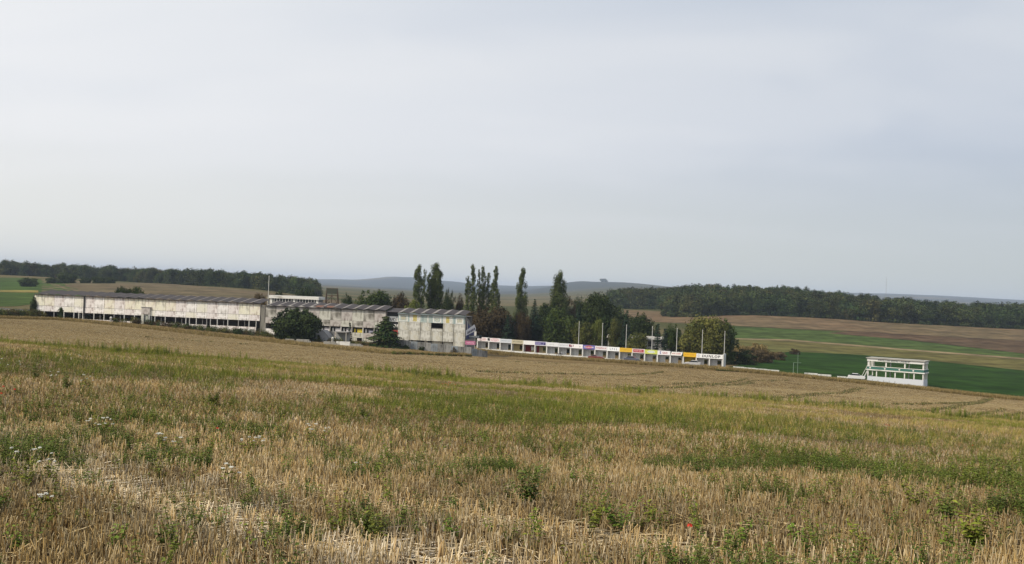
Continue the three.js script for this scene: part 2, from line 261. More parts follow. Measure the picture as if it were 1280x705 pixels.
function trunkBroad(h, w, rand) { const g = [limb([0, -0.4, 0], [0, h * 0.35, 0], h * 0.028, h * 0.02, 8)]; for (let k = 0; k < 5; k++) { const a = k * 1.257 + rand(), y0 = h * (0.2 + 0.1 * rand()); g.push(limb([0, y0, 0], [Math.cos(a) * w * 0.28, h * (0.55 + 0.2 * rand()), Math.sin(a) * w * 0.28], h * 0.014, h * 0.006, 5)); } g.push(limb([0, h * 0.34, 0], [w * 0.03, h * 0.8, 0], h * 0.02, h * 0.006, 6)); return mergeGeometries(g); }
const PAL = {
  dark: [[0.018, 0.032, 0.009], [0.040, 0.056, 0.015]], green: [[0.028, 0.048, 0.011], [0.060, 0.082, 0.019]], olive: [[0.052, 0.066, 0.016], [0.105, 0.108, 0.026]],
  gold: [[0.070, 0.080, 0.018], [0.135, 0.130, 0.030]], bright: [[0.095, 0.125, 0.022], [0.155, 0.170, 0.036]], copper: [[0.040, 0.030, 0.013], [0.062, 0.043, 0.018]], conif: [[0.013, 0.026, 0.015], [0.024, 0.042, 0.022]],
  poplar: [[0.040, 0.060, 0.016], [0.095, 0.115, 0.038]], brown: [[0.075, 0.055, 0.028], [0.115, 0.085, 0.038]], dry: [[0.150, 0.110, 0.042], [0.215, 0.165, 0.068]], wood: [[0.022, 0.038, 0.012], [0.050, 0.066, 0.020]],
};
const ROAD_TREES = 'trees behind the pit boxes';
let tseed = 100;
function broadTree(px, py, wpx, Z, pal, label, o = {}) {
  const rand = rng(tseed++), p = foot(px, Z), w = wpx / FOC * Z, h = Math.max(w * 0.55, topH(px, py, Z));
  const t = thing(o.name || 'broadleaf_tree', label, o.cat || 'tree', p, 0, o.group);
  part('trunk', trunkBroad(h, w, rand), M_BARK, t);
  const lf = clamp(w * 0.05, 0.22, 0.5);
  part('crown', crown(broadShape(h * 0.97, w, rand, o.low ?? 0.1, o.lob ?? 38), (o.dens ?? 1) * 26 / (lf * lf) * 0.62, lf, PAL[pal], rand), M_LEAF, t);
  return t;
}
function spruce(px, py, wpx, Z, label, o = {}) {
  const rand = rng(tseed++), p = foot(px, Z), h = topH(px, py, Z), w = wpx / FOC * Z, L = new Leaves(), pal = PAL[o.pal || 'conif'];
  const t = thing(o.name || 'conifer_tree', label, 'tree', p, 0, o.group);
  part('trunk', limb([0, -0.4, 0], [0, h * 0.95, 0], h * 0.018, 0.03, 7), M_BARK, t);
  const tiers = Math.round(h / 0.55), pw = o.pw ?? 0.9;
  for (let k = 0; k < tiers; k++) {
    const f = k / tiers, y = h * (0.04 + 0.95 * f), rad = w * 0.5 * Math.pow(1 - f, pw) * (0.8 + 0.35 * rand() + (o.rag ?? 0) * (rand() - 0.5)), nb = Math.max(5, Math.round((7 + rad * 6) * (o.thick ?? 1.5)));
    for (let b = 0; b < nb; b++) {
      const a = rand() * 6.2832, len = rad * (0.72 + 0.42 * rand() + (o.rag ?? 0) * 0.8 * (rand() - 0.4)), m = Math.max(3, Math.round(len * 5));
      for (let s = 0; s < m; s++) { const q = (s + 0.6 + rand() * 0.5) / m, v = 0.7 + 0.6 * rand(), c = [0, 1, 2].map((e) => lerp(pal[0][e], pal[1][e], rand()) * v); L.quad(Math.cos(a) * len * q + (rand() - 0.5) * 0.2, y - len * q * (o.droop ?? 0.25) + (rand() - 0.5) * 0.25, Math.sin(a) * len * q + (rand() - 0.5) * 0.2, Math.cos(a) * 0.7 + (rand() - 0.5), 0.6 + rand() * 0.5, Math.sin(a) * 0.7 + (rand() - 0.5), (0.30 + 0.3 * rand()) * (o.leaf ?? 1), 0.75, rand() * 6.28, c); }
    }
  }
  part('crown', L.geo(), M_LEAF, t);
  return t;
}
function poplar(px, py, wpx, Z, spires, label) {     // spires: [dx px, top py, width px] beside the main one
  const rand = rng(tseed++), p = foot(px, Z), cl = [], tr = [];
  const t = thing('poplar_tree', label, 'tree', p, 0, 'tall poplars behind the stands');
  for (const [dx, tpy, w0] of [[0, py, wpx], ...spires]) {
    const h = topH(px + dx, tpy, Z), x0 = dx / FOC * Z, w = w0 * 1.1 / FOC * Z, dz = (rand() - 0.5) * 1.5, nb = Math.round(h * 2.9);
    tr.push(limb([x0 * 0.2, -0.4, 0], [x0, h * 0.9, dz], h * 0.016, 0.04, 6));
    for (let k = 0; k < nb; k++) {
      const f = 0.10 + 0.9 * (k + rand() * 0.5) / nb, prof = Math.pow(Math.sin(Math.PI * (0.14 + 0.77 * f)), 0.8) * (0.85 + 0.3 * vnoise(f * 9, x0, 505)), a = rand() * 6.28, rr = w * 0.5 * prof * (0.2 + 0.85 * rand()), s = w * (0.15 + 0.15 * rand()) * (0.55 + 0.45 * prof);
      cl.push([x0 * Math.min(1, f * 1.6) + Math.cos(a) * rr, h * f * 0.985, dz + Math.sin(a) * rr, s, s * (1.5 + 0.8 * rand()), s]);
    }
  }
  part('trunk', mergeGeometries(tr), M_BARKG, t);
  part('crown', crown(cl, 150, 0.34, PAL.poplar, rand), M_LEAF, t);
}
// tall poplars
poplar(520, 331, 13, 335, [[8, 335.5, 6]], 'tall dark poplar with a thin second spire on its right side');
poplar(542, 329, 17, 338, [[-8, 339, 8], [5, 337, 9]], 'broadest dense poplar, with a shoulder, above the concrete end stand');
poplar(588, 330, 10, 335, [[-6, 344, 7]], 'tall poplar with a short low spire, first of the close trio');
poplar(601, 332, 9, 338, [[-5, 335, 6], [7, 340, 7]], 'three-pronged poplar, middle of the close trio');
poplar(617, 331, 9, 335, [[-4, 352, 6], [5, 366, 5]], 'slim ragged poplar, last of the close trio beside the brownish tree');
poplar(650, 335, 13, 340, [], 'single spindle-shaped poplar rising above the dark spruces');
poplar(697, 341, 18, 345, [[-5, 352, 8]], 'shorter cone-shaped poplar standing apart beside the big dark tree');
// trees behind the grandstands
broadTree(465, 362, 40, 345, 'green', 'broad round green tree rising behind the grey stand roof', { group: ROAD_TREES });
broadTree(433, 367, 15, 335, 'dark', 'small dark bushy tree beside the rusty steel frame', { group: ROAD_TREES });
broadTree(446, 372, 14, 360, 'olive', 'thin pale shrubby tree next to the broad round green tree', { group: ROAD_TREES });
broadTree(498, 367, 25, 345, 'copper', 'brownish olive tree behind the gap in the stands', { group: ROAD_TREES });
broadTree(514, 376, 24, 322, 'bright', 'bright yellow-green shrub tree at the foot of the poplars', { group: ROAD_TREES, low: 0.05 });
broadTree(559, 363, 16, 350, 'dark', 'dark jagged tree between the poplars', { group: ROAD_TREES });
broadTree(572, 369, 14, 345, 'copper', 'low dark reddish tree left of the poplar trio', { group: ROAD_TREES });
// trees behind the pits
broadTree(610, 384, 56, 326, 'copper', 'wide coppery brown tree beside the end of the concrete stand', { group: ROAD_TREES, low: 0.02, lob: 54 });
spruce(634, 392, 21, 319, 'smooth dark cone-shaped conifer in front of the coppery tree', { pw: 0.75, droop: 0.05 });
broadTree(653, 391, 22, 325, 'copper', 'narrow brownish tree between two dark conifers', { group: ROAD_TREES, low: 0.02 });
spruce(667, 372, 30, 330, 'tallest dark spruce behind the pit boxes, pointed top', { pw: 0.8 });
broadTree(683, 381, 30, 338, 'dark', 'dark tree between the tallest spruce and the cone-shaped poplar', { group: ROAD_TREES, low: 0.02 });
broadTree(698, 388, 38, 320, 'green', 'green bushy tree right below the cone-shaped poplar', { group: ROAD_TREES, low: 0.02 });
broadTree(711, 374, 18, 348, 'brown', 'small reddish-brown treetop beside the cone-shaped poplar', { group: ROAD_TREES });
broadTree(722, 369, 16, 380, 'dark', 'small bluish round treetop above the other trees', { group: ROAD_TREES });
spruce(722, 379, 22, 325, 'dark blue-green spruce beside the big dark tree', { pw: 0.7 });
broadTree(752, 370, 58, 335, 'dark', 'big dark dome-shaped tree behind the pit boxes', { group: ROAD_TREES, low: 0.02, lob: 56 });
broadTree(728, 402, 30, 317, 'olive', 'light olive bush with two heads by the first flagpoles', { group: ROAD_TREES, low: 0 });
broadTree(746, 396, 16, 317, 'bright', 'yellow-green bush top in front of the big dark tree', { group: ROAD_TREES, low: 0 });
broadTree(770, 400, 20, 324, 'olive', 'pale olive bush above the small white house', { group: ROAD_TREES, low: 0.02 });
spruce(783, 386, 22, 318, 'slender dark spruce beside the small white house', { pw: 0.7 });
broadTree(799, 392, 32, 330, 'dark', 'dark spreading tree behind the olive bush', { group: ROAD_TREES, low: 0.02 });
broadTree(799, 416, 27, 309, 'olive', 'low round olive bush right behind the yellow signs', { group: ROAD_TREES, low: 0 });
spruce(822, 403, 12, 312, 'thin dark conifer, taller of a pair before the white wall', { pw: 0.5, droop: 0.05 });
spruce(831, 409, 11, 312, 'thin dark conifer, shorter of a pair before the white wall', { pw: 0.5, droop: 0.05 });
broadTree(842, 406, 24, 314, 'green', 'small dark green tree left of the large olive tree', { group: ROAD_TREES, low: 0.02 });
broadTree(860, 405, 12, 318, 'bright', 'small yellowish tree tucked against the large olive tree', { group: ROAD_TREES, low: 0.02 });
broadTree(880, 399, 52, 302, 'gold', 'large olive-yellow tree behind the last pit boxes', { group: ROAD_TREES, low: 0.0, lob: 56 });
broadTree(905, 402, 34, 306, 'green', 'dark green tree merging into the large olive tree', { group: ROAD_TREES, low: 0.0 });
for (const [px, py, w, pal] of [[578, 384, 22, 'dark'], [596, 388, 24, 'green'], [628, 386, 26, 'dark'], [645, 392, 26, 'dark'], [660, 394, 30, 'green'], [676, 396, 26, 'dark'], [712, 392, 34, 'dark'], [735, 390, 30, 'dark'], [768, 392, 26, 'green'], [786, 402, 30, 'dark'], [815, 404, 26, 'dark'], [848, 412, 26, 'dark']]) broadTree(px, py, w, 340, pal, 'dark background tree filling the gaps behind the pit boxes', { group: 'background trees behind the pits', low: 0, lob: 18 });
// shrubs and trees about the stands
broadTree(370, 386, 56, 266, 'dark', 'dark round tree standing against the back of the grey stand', { low: 0.0, lob: 60, dens: 1.2 });
spruce(482, 393, 54, 262, 'dark ragged conifer, wide at the foot, before the gap in the stands', { pal: 'dark', pw: 0.8, droop: 0.3, thick: 2.2, leaf: 1.2, rag: 0.5 });
spruce(437, 402, 7, 268, 'thin pointed conifer seedling against the grey stand', { pw: 0.8 });
broadTree(41, 372, 9, 294, 'dark', 'dark bush at the left end of the white stand', { name: 'bush', cat: 'bush', low: 0 });
for (const [px, py, w, Z, pal, lab] of [[75, 384.5, 7, 289, 'green', 'small green bush before the first openings of the white stand'], [298, 410, 12, 274, 'dark', 'dark round bush below the yellow panels of the white stand'], [144, 397, 8, 284, 'olive', 'olive bush between the short pillars at the white stand'], [528, 433, 7, 262.5, 'dark', 'small dark bush against the grey retaining wall'], [508, 434, 9, 262, 'dark', 'low dark bush beside the ragged conifer'], [568, 434, 8, 262.5, 'brown', 'brown withered bush at the retaining wall']])
  broadTree(px, py, w, Z, pal, lab, { name: 'bush', cat: 'bush', low: 0, group: 'bushes along the stands', lob: 14 });
broadTree(152, 358, 24, 318, 'dark', 'wide dark shrub showing above the white stand roof', { group: ROAD_TREES, low: 0 });
broadTree(170, 359, 22, 320, 'green', 'lower green shrub showing above the white stand roof', { group: ROAD_TREES, low: 0 });
for (const [px, py, w, lab] of [[322, 366, 18, 'brown hedge tree left of the white rooftop cabin'], [350, 365, 26, 'dark hedge tree above the white rooftop cabin'], [381, 361, 34, 'dark tree right behind the white rooftop cabin'], [411, 379.5, 16, 'dark low shrub at the foot of the rusty steel frame']]) broadTree(px, py, w, 352, px === 322 ? 'brown' : 'dark', lab, { group: ROAD_TREES, low: 0 });
// field trees far left
broadTree(33, 354, 20, 640, 'wood', 'lone round tree on the green slope', { group: 'field trees', low: 0 });
for (const [px, py, w] of [[62, 357, 14], [80, 352.5, 24], [104, 353, 13], [121, 354, 16], [135, 354, 14]]) broadTree(px, py, w, 700, 'wood', 'dark tree in the short row on the slope behind the stand', { group: 'row of field trees', low: 0 });
// hedge bushes right of the pits
for (const [px, py, w, Z, pal, lab] of [[925, 431, 26, 318, 'dry', 'golden dry bush beside the last pit box'], [943, 434, 26, 325, 'brown', 'brown bush in the hedge beyond the pits'], [957, 436, 22, 330, 'brown', 'low brown bush in the hedge beyond the pits'], [974, 439, 18, 352, 'brown', 'smallest brown bush at the end of the hedge'], [944, 428, 30, 352, 'dry', 'pale dry scrub behind the brown hedge'], [932, 440, 34, 308, 'dark', 'dark low bush at the foot of the brown hedge'], [994, 438.6, 14, 402, 'copper', 'small dark bush at the corner of the green field']])
  broadTree(px, py, w, Z, pal, lab, { name: 'bush', cat: 'bush', low: 0, group: 'hedge beyond the pits', lob: 16 });

// ---------------------------------------------------------------- far woods: one mass each
function woodTree(seed, h, w) { const rand = rng(seed); const cr = crown(broadShape(h, w, rand, 0.02, 20, 0), 18, 0.8, PAL.wood, rand); return cr; }
function wood(name, label, edges, depth, n, hgt, seed) {   // edges: [px, front Z] along the front of the wood
  const rand = rng(seed), protos = [0, 1, 2, 3].map((k) => woodTree(seed * 7 + k, 13, 10 + k)), m4 = new THREE.Matrix4(), q = new THREE.Quaternion(), per = Math.ceil(n / 4);
  const root = new THREE.Group(); root.name = name; scene.add(root); tag(root, label, 'wood', null, 'stuff');
  for (let k = 0; k < 4; k++) {
    const im = new THREE.InstancedMesh(protos[k], M_LEAF, per); im.name = 'tree_crowns'; im.userData.kind = 'stuff'; im.castShadow = im.receiveShadow = true;
    for (let i = 0; i < per; i++) {
      const s = rand() * (edges.length - 1), e = Math.min(edges.length - 2, Math.floor(s)), f = s - e, px = lerp(edges[e][0], edges[e + 1][0], f), Z = lerp(edges[e][1], edges[e + 1][1], f) + Math.pow(rand(), 1.6) * depth;
      const p = foot(px, Z, 380), sc = hgt * (0.5 + 0.75 * Math.pow(rand(), 0.8)) / 13;
      m4.compose(new THREE.Vector3(p[0], p[1] - 0.8, p[2]), q.setFromAxisAngle(new THREE.Vector3(0, 1, 0), rand() * 6.28), new THREE.Vector3(sc * (0.85 + 0.4 * rand()), sc, sc * (0.85 + 0.4 * rand())));
      im.setMatrixAt(i, m4); const v = 0.6 + 0.75 * rand(), w2 = fbm(p[0] / 60, p[2] / 60, 401, 2); im.setColorAt(i, C(v * (0.85 + 0.5 * rand() * w2 * 1.6), v, v * 0.95));
    }
    root.add(im);
  }
}
wood('left_wood', 'dark wood along the ridge behind the white stand', [[-260, 930], [0, 930], [90, 940], [160, 900], [210, 860], [260, 790], [320, 780], [366, 770], [396, 745]], 100, 720, 11.4, 5);
wood('right_wood', 'large dark wood on the hill beyond the brown fields', [[836, 742], [870, 722], [900, 732], [985, 722], [1062, 722], [1140, 722], [1280, 724], [1600, 730]], 170, 1500, 13.6, 6);
wood('middle_wood', 'lower dark wood reaching out behind the stubble slope', [[766, 930], [800, 890], [845, 860], [900, 850]], 150, 380, 14, 8);
{ // thin spires on the skyline
  const rand = rng(77), p = foot(69, 935, 345), h = topH(69, 332, 935), t = thing('poplar_tree', 'tiny dark spire tree standing above the left wood', 'tree', p);
  part('trunk', limb([0, -0.4, 0], [0, h, 0], 0.3, 0.1), M_BARK, t); const cl = []; for (let k = 0; k < 14; k++) cl.push([(rand() - 0.5), h * (0.3 + 0.68 * k / 14), (rand() - 0.5), 0.9, 1.2, 0.9]); part('crown', crown(cl, 14, 0.9, PAL.wood, rand), M_LEAF, t);
  const hc = foot(755, 6000, 356), t2 = thing('tree_clump', 'small clump of trees alone on the blue hilltop', 'trees', hc); part('trunk', limb([0, -1, 0], [0, 9, 0], 1, 0.5), M_BARK, t2); const c2 = []; for (let k = 0; k < 16; k++) c2.push([(rand() - 0.5) * 40, 1 + rand() * 14, (rand() - 0.5) * 22, 7, 6, 7]); part('crown', crown(c2, 5, 3, PAL.wood, rand), M_LEAF, t2);
  for (const [px, py, Z, lab] of [[157, 337.5, 1250, 'thin radio mast above the left wood'], [1107, 347, 2400, 'faint thin radio mast above the right wood']]) { const f = foot(px, Z, 380), hh = topH(px, py, Z), mt = thing('radio_mast', lab, 'mast', f); part('pole', limb([0, -1, 0], [0, hh, 0], 0.45, 0.25, 5), std(C(0.3, 0.3, 0.3)), mt); part('aerial', limb([0, hh, 0], [0, hh + 3, 0], 0.12, 0.08, 5), std(C(0.3, 0.3, 0.3)), mt); }
}
console.log('trees done');
// ---------------------------------------------------------------- weathered wall finishes
function stain(seed, base, dirt, amount, lichen, la = 0) {
  return noiseTex(128, (u, v) => {
    const a = tfbm(u, v, 2, seed, 5), s = vnoise(u * 9, v * 1.3, seed + 9, 0) * 0.7 + tfbm(u, v, 6, seed + 3, 3) * 0.3, f = tfbm(u, v, 32, seed + 5, 2), l = tfbm(u, v, 3, seed + 20, 4);
    const k = clamp(sstep(0.45, 0.8, a) * 0.55 + sstep(0.52, 0.85, s) * 0.75, 0, 1) * amount, kl = sstep(0.42, 0.62, l) * la, g = 0.94 + 0.12 * f;
    return [0, 1, 2].map((m) => lerp(lerp(base[m], lichen ? lichen[m] : base[m], kl), dirt[m], k) * g);
  });
}
const wallMat = (...a) => new THREE.MeshPhysicalMaterial({ specularIntensity: 0.3, map: stain(...a), roughness: 0.92 });
const GRIME = [0.36, 0.34, 0.30], WHITE = [0.93, 0.92, 0.91], LIC = [0.87, 0.86, 0.76], GREY = [0.75, 0.74, 0.71];
const MW = [wallMat(11, WHITE, GRIME, 0.55), wallMat(23, [0.88, 0.86, 0.85], [0.50, 0.44, 0.42], 0.8), wallMat(37, [0.89, 0.88, 0.84], GRIME, 0.45, LIC, 0.3)];
const MY = [wallMat(41, [0.90, 0.89, 0.83], GRIME, 0.5, LIC, 0.45), wallMat(53, [0.89, 0.87, 0.82], [0.5, 0.43, 0.38], 0.55, LIC, 0.45)];
const MG = [wallMat(61, GREY, [0.38, 0.37, 0.34], 0.8), wallMat(73, [0.72, 0.70, 0.68], [0.40, 0.36, 0.34], 0.9), wallMat(87, [0.77, 0.77, 0.73], [0.42, 0.41, 0.36], 0.7)];
const MC = [wallMat(91, [0.81, 0.81, 0.78], [0.5, 0.49, 0.45], 0.6), wallMat(97, [0.79, 0.79, 0.76], [0.48, 0.47, 0.43], 0.6, [0.76, 0.74, 0.66], 0.5)];
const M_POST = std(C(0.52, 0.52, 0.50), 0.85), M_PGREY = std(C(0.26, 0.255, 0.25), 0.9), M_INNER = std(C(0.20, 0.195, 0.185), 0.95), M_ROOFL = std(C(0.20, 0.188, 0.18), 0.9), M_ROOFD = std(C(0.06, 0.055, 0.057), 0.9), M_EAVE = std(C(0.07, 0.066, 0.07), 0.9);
const M_WHITE = std(C(0.76, 0.76, 0.74), 0.75, { map: stain(431, [0.97, 0.97, 0.96], [0.66, 0.64, 0.6], 0.7) }), M_CONC = std(C(0.36, 0.35, 0.33), 0.95, { map: stain(7, [0.95, 0.95, 0.93], [0.55, 0.53, 0.5], 0.8) });
const M_PIPE = std(C(0.05, 0.048, 0.05), 0.8), M_SLAB = std(C(0.22, 0.21, 0.2), 0.95);
function slab(p, t) {   // four corners (counter-clockwise from above) and a thickness downwards
  const q = p.map(([x, y, z]) => [x, y - t, z]), v = [...p, ...q].flat(), f = [0, 1, 2, 0, 2, 3, 4, 6, 5, 4, 7, 6, 0, 4, 5, 0, 5, 1, 1, 5, 6, 1, 6, 2, 2, 6, 7, 2, 7, 3, 3, 7, 4, 3, 4, 0];
  const g = new THREE.BufferGeometry(); g.setAttribute('position', new THREE.Float32BufferAttribute(v, 3)); g.setIndex(f); const n = g.toNonIndexed(); n.computeVertexNormals(); return n;
}
function sign(w, h, draw, rough = 0.55) {   // flat lettering on a board
  const c = document.createElement('canvas'); c.width = w; c.height = h; const x = c.getContext('2d'); draw(x, w, h);
  const t = new THREE.CanvasTexture(c); t.colorSpace = THREE.SRGBColorSpace; t.anisotropy = 8; return new THREE.MeshStandardMaterial({ map: t, roughness: rough });
}
const txt = (x, s, px, py, size, col, font = 'sans-serif', style = 'bold') => { x.fillStyle = col; x.font = `${style} ${size}px ${font}`; x.textAlign = 'center'; x.textBaseline = 'middle'; x.fillText(s, px, py); };
const fill = (x, col, ...r) => { x.fillStyle = col; x.fillRect(...r); };

// ---------------------------------------------------------------- the stands on the left, seen from behind
const GT = R(-10.2), GL = [-134.6, -294];
const gpos = (u, w = 0) => [GL[0] + Math.cos(GT) * u + Math.sin(GT) * w, 0, GL[1] - Math.sin(GT) * u + Math.cos(GT) * w];   // w towards the observer
const uOf = (px, py = 400) => { const t = at(px, py, 1)[0]; return (t * 294 - GL[0]) / (Math.cos(GT) - Math.sin(GT) * t); };
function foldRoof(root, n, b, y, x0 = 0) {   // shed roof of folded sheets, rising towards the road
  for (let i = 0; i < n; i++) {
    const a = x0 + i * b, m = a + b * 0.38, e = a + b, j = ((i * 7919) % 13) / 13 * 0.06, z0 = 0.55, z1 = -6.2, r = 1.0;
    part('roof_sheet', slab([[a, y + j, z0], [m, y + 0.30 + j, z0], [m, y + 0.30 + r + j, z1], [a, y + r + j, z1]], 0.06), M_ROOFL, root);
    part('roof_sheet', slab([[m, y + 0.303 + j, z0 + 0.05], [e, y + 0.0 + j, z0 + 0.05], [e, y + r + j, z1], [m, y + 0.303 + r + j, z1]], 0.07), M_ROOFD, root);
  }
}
{ // A: long white stand
  const p = gpos(0), top = -4.85, root = thing('grandstand', 'long white stained stand with a dark row of openings', 'grandstand', [p[0], 0, p[2]], GT);
  const n = 22, L = uOf(325, 395), b = L / n, up = 3.05, band = 1.5, win = 1.75, par = 1.65, T = 0.16;
  const seq = 'yywwwpwypyyyyywwwwwpyy';
  const gu = bx(b - 0.05, up - 0.06, T), gb = bx(b - 0.03, band, T), gp = bx(b - 0.03, par, T);
  const doors = { 10: 'l', 11: 'r', 15: 'l', 17: 'l', 21: 'r', 4: 'frame' };
  for (let i = 0; i < n; i++) {
    const x = (i + 0.5) * b, k = seq[i], mu = k === 'y' ? MY[i % 2] : k === 'p' ? MW[1] : MW[(i * 5) % 3];
    part('wall_panel', gu, mu, root, x, top - up / 2, -T / 2);
    part('band_panel', gb, i % 4 === 1 ? MW[1] : MW[i % 2 ? 2 : 0], root, x, top - up - 0.05 - band / 2, -T / 2 + 0.05);
    const yb = top - up - 0.05 - band, d = doors[i];
    if (i !== 10) {
      const wd = d === 'l' || d === 'r' ? b - 1.05 : b - 0.03;
      part('parapet_panel', d === 'l' || d === 'r' ? bx(wd, par, T) : gp, MW[(i * 3 + 1) % 3], root, x + (d === 'l' ? 0.5 : d === 'r' ? -0.5 : 0), yb - win - par / 2, -T / 2);
      if (d === 'l' || d === 'r') part('jamb', bx(0.16, win, 0.2), M_POST, root, x + (d === 'l' ? -b / 2 + 1.05 : b / 2 - 1.05), yb - win / 2, -0.12);
    }
    part('post', bx(0.2, win + par, 0.24), i % 3 === 2 ? M_PGREY : M_POST, root, i * b, yb - (win + par) / 2, -0.1);
    if (i % 2 === 0 && i > 2 && i !== 10) part('mullion', bx(0.10, win, 0.1), M_PGREY, root, x + 0.2, yb - win / 2, -0.3);
  }
  { const x = 4.72 * b; part('window_frame', mergeGeometries([bxAt(0.16, 2.0, 0.14, -0.62, 0, 0), bxAt(0.16, 2.0, 0.14, 0.62, 0, 0), bxAt(1.08, 0.16, 0.14, 0, -0.92, 0)]), M_WHITE, root, x, top - up - band - 1.05, 0.1); }
  // drain chase, entrance, end pillar
  part('drainpipe', bx(0.42, 5.6, 0.3), M_PIPE, root, 5.02 * b, top - 2.8, 0.08);
  const ex = uOf(183, 390);
  const en = part('entrance', bx(2.5, 1.9, 0.5), MG[1], root, ex, top - 2.3 - 0.95, 0.15);
  part('pillar', bx(0.75, 3.6, 0.5), MG[2], en, -0.9, -2.77, 0); part('pillar', bx(0.28, 3.6, 0.5), M_POST, en, 1.1, -2.77, 0); part('door', bx(0.75, 3.5, 0.08), std(C(0.36, 0.38, 0.33)), en, 0.2, -2.75, -0.12); part('lintel', bx(2.9, 0.16, 0.62), M_PGREY, en, 0.05, 1.0, 0.06);
  part('end_pillar', bx(1.35, 8.2, 0.55), wallMat(203, [0.50, 0.49, 0.46], [0.30, 0.29, 0.27], 0.8), root, L + 0.75, top - 4.4, -0.4);
  part('end_wall', bx(0.3, 8.6, 11), MG[1], root, -0.18, top - 4.7, -5.8);
  part('eave', bx(L, 0.16, 0.5), M_EAVE, root, L / 2, top + 0.03, 0.18);
  // raked terrace slab over the undercroft and its closed far side
  part('terrace', slab([[0, top - 3.0, -0.6], [L, top - 3.0, -0.6], [L, top - 8.2, -12], [0, top - 8.2, -12]], 0.3), M_SLAB, root);
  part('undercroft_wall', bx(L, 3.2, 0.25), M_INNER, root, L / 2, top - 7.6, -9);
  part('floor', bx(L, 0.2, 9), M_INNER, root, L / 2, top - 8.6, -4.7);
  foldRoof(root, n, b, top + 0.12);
  // roof stanchions towards the road
  for (let i = 0; i <= n; i += 2) part('stanchion', bx(0.22, 5, 0.22), M_PGREY, root, i * b, top - 1.6, -5.5);
}
{ // B: grey stand with hoardings showing in its openings
  const u0 = uOf(332, 395), u1 = uOf(482, 400), L = u1 - u0, p = gpos(u0), top = -5.3, n = 11, b = L / n, T = 0.18;
  const root = thing('grandstand', 'grey concrete stand with white and yellow hoardings in its openings', 'grandstand', [p[0], 0, p[2]], GT);
  const up = 3.0, band = 1.62, win = 1.45, par = 1.35, low = 1.6;
  for (let i = 0; i < n; i++) {
    const x = (i + 0.5) * b;
    part('wall_panel', bx(b - 0.03, up, T), MG[i % 3], root, x, top - up / 2, -T / 2);
    part('band_panel', bx(b - 0.03, band, T), MG[(i + 1) % 3], root, x, top - up - 0.03 - band / 2, -T / 2 + 0.07);
    const yb = top - up - 0.03 - band;
    if (i !== 0) part('parapet_panel', bx(b - 0.03, par, T), MG[(i * 2 + 1) % 3], root, x, yb - win - par / 2, -T / 2);
    else part('parapet_panel', bx(b - 0.03, 2.2, T), MW[0], root, x, yb - win - 1.1, -T / 2);
    if (i !== 8 && i) part('base_panel', bx(b - 0.05, low, T), MG[(i + 2) % 3], root, x, yb - win - par - low / 2, -T / 2 - 0.06);
    else if (i) part('base_panel', bx(b * 0.45, low, T), MG[2], root, x - b * 0.25, yb - win - par - low / 2, -T / 2 - 0.06);
    part('post', bx(0.26, win + par + low, 0.3), i % 2 ? M_POST : M_CONC, root, i * b, yb - (win + par + low) / 2, -0.12);
    if (i >= 3) {   // hoardings inside the opening, white then yellow then lettered
      const yel = i === 8, hm = yel ? std(C(0.62, 0.50, 0.05), 0.6) : i === 9 ? sign(128, 64, (c, w, h) => { fill(c, '#3a3c48', 0, 0, w, h); txt(c, 'S', 24, 34, 60, '#d8d8e4'); txt(c, 'E4L', 88, 34, 52, '#c9c9dc'); }) : std(C(0.62, 0.60, 0.62), 0.6);
      part('hoarding', bx(b * 0.46, 0.98, 0.05), hm, root, x + b * 0.17, yb - win + 0.5, -0.5);
      part('hoarding', bx(b * 0.14, 0.98, 0.05), yel ? hm : M_WHITE, root, x - b * 0.28, yb - win + 0.5, -0.5);
      part('stud', bx(0.12, win, 0.14), M_PIPE, root, x - b * 0.12, yb - win / 2, -0.42);
    }
  }
  part('eave', bx(L, 0.16, 0.5), M_EAVE, root, L / 2, top + 0.03, 0.18);
  part('terrace', slab([[0, top - 3.2, -0.7], [L, top - 3.2, -0.7], [L, top - 8.4, -12], [0, top - 8.4, -12]], 0.3), M_SLAB, root);
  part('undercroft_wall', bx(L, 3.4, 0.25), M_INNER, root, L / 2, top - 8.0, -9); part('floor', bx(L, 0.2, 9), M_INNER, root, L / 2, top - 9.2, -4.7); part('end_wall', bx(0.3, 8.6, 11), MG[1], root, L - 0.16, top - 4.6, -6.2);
  part('end_wall', bx(0.3, 8.6, 11), MG[1], root, -0.2, top - 4.6, -6.2);
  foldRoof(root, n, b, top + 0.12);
  part('rust_patch', slab([[b * 4.6, top + 0.32, 0.6], [b * 6.2, top + 0.32, 0.6], [b * 6.2, top + 0.72, -1.5], [b * 4.6, top + 0.72, -1.5]], 0.05), std(C(0.16, 0.085, 0.06)), root);
}
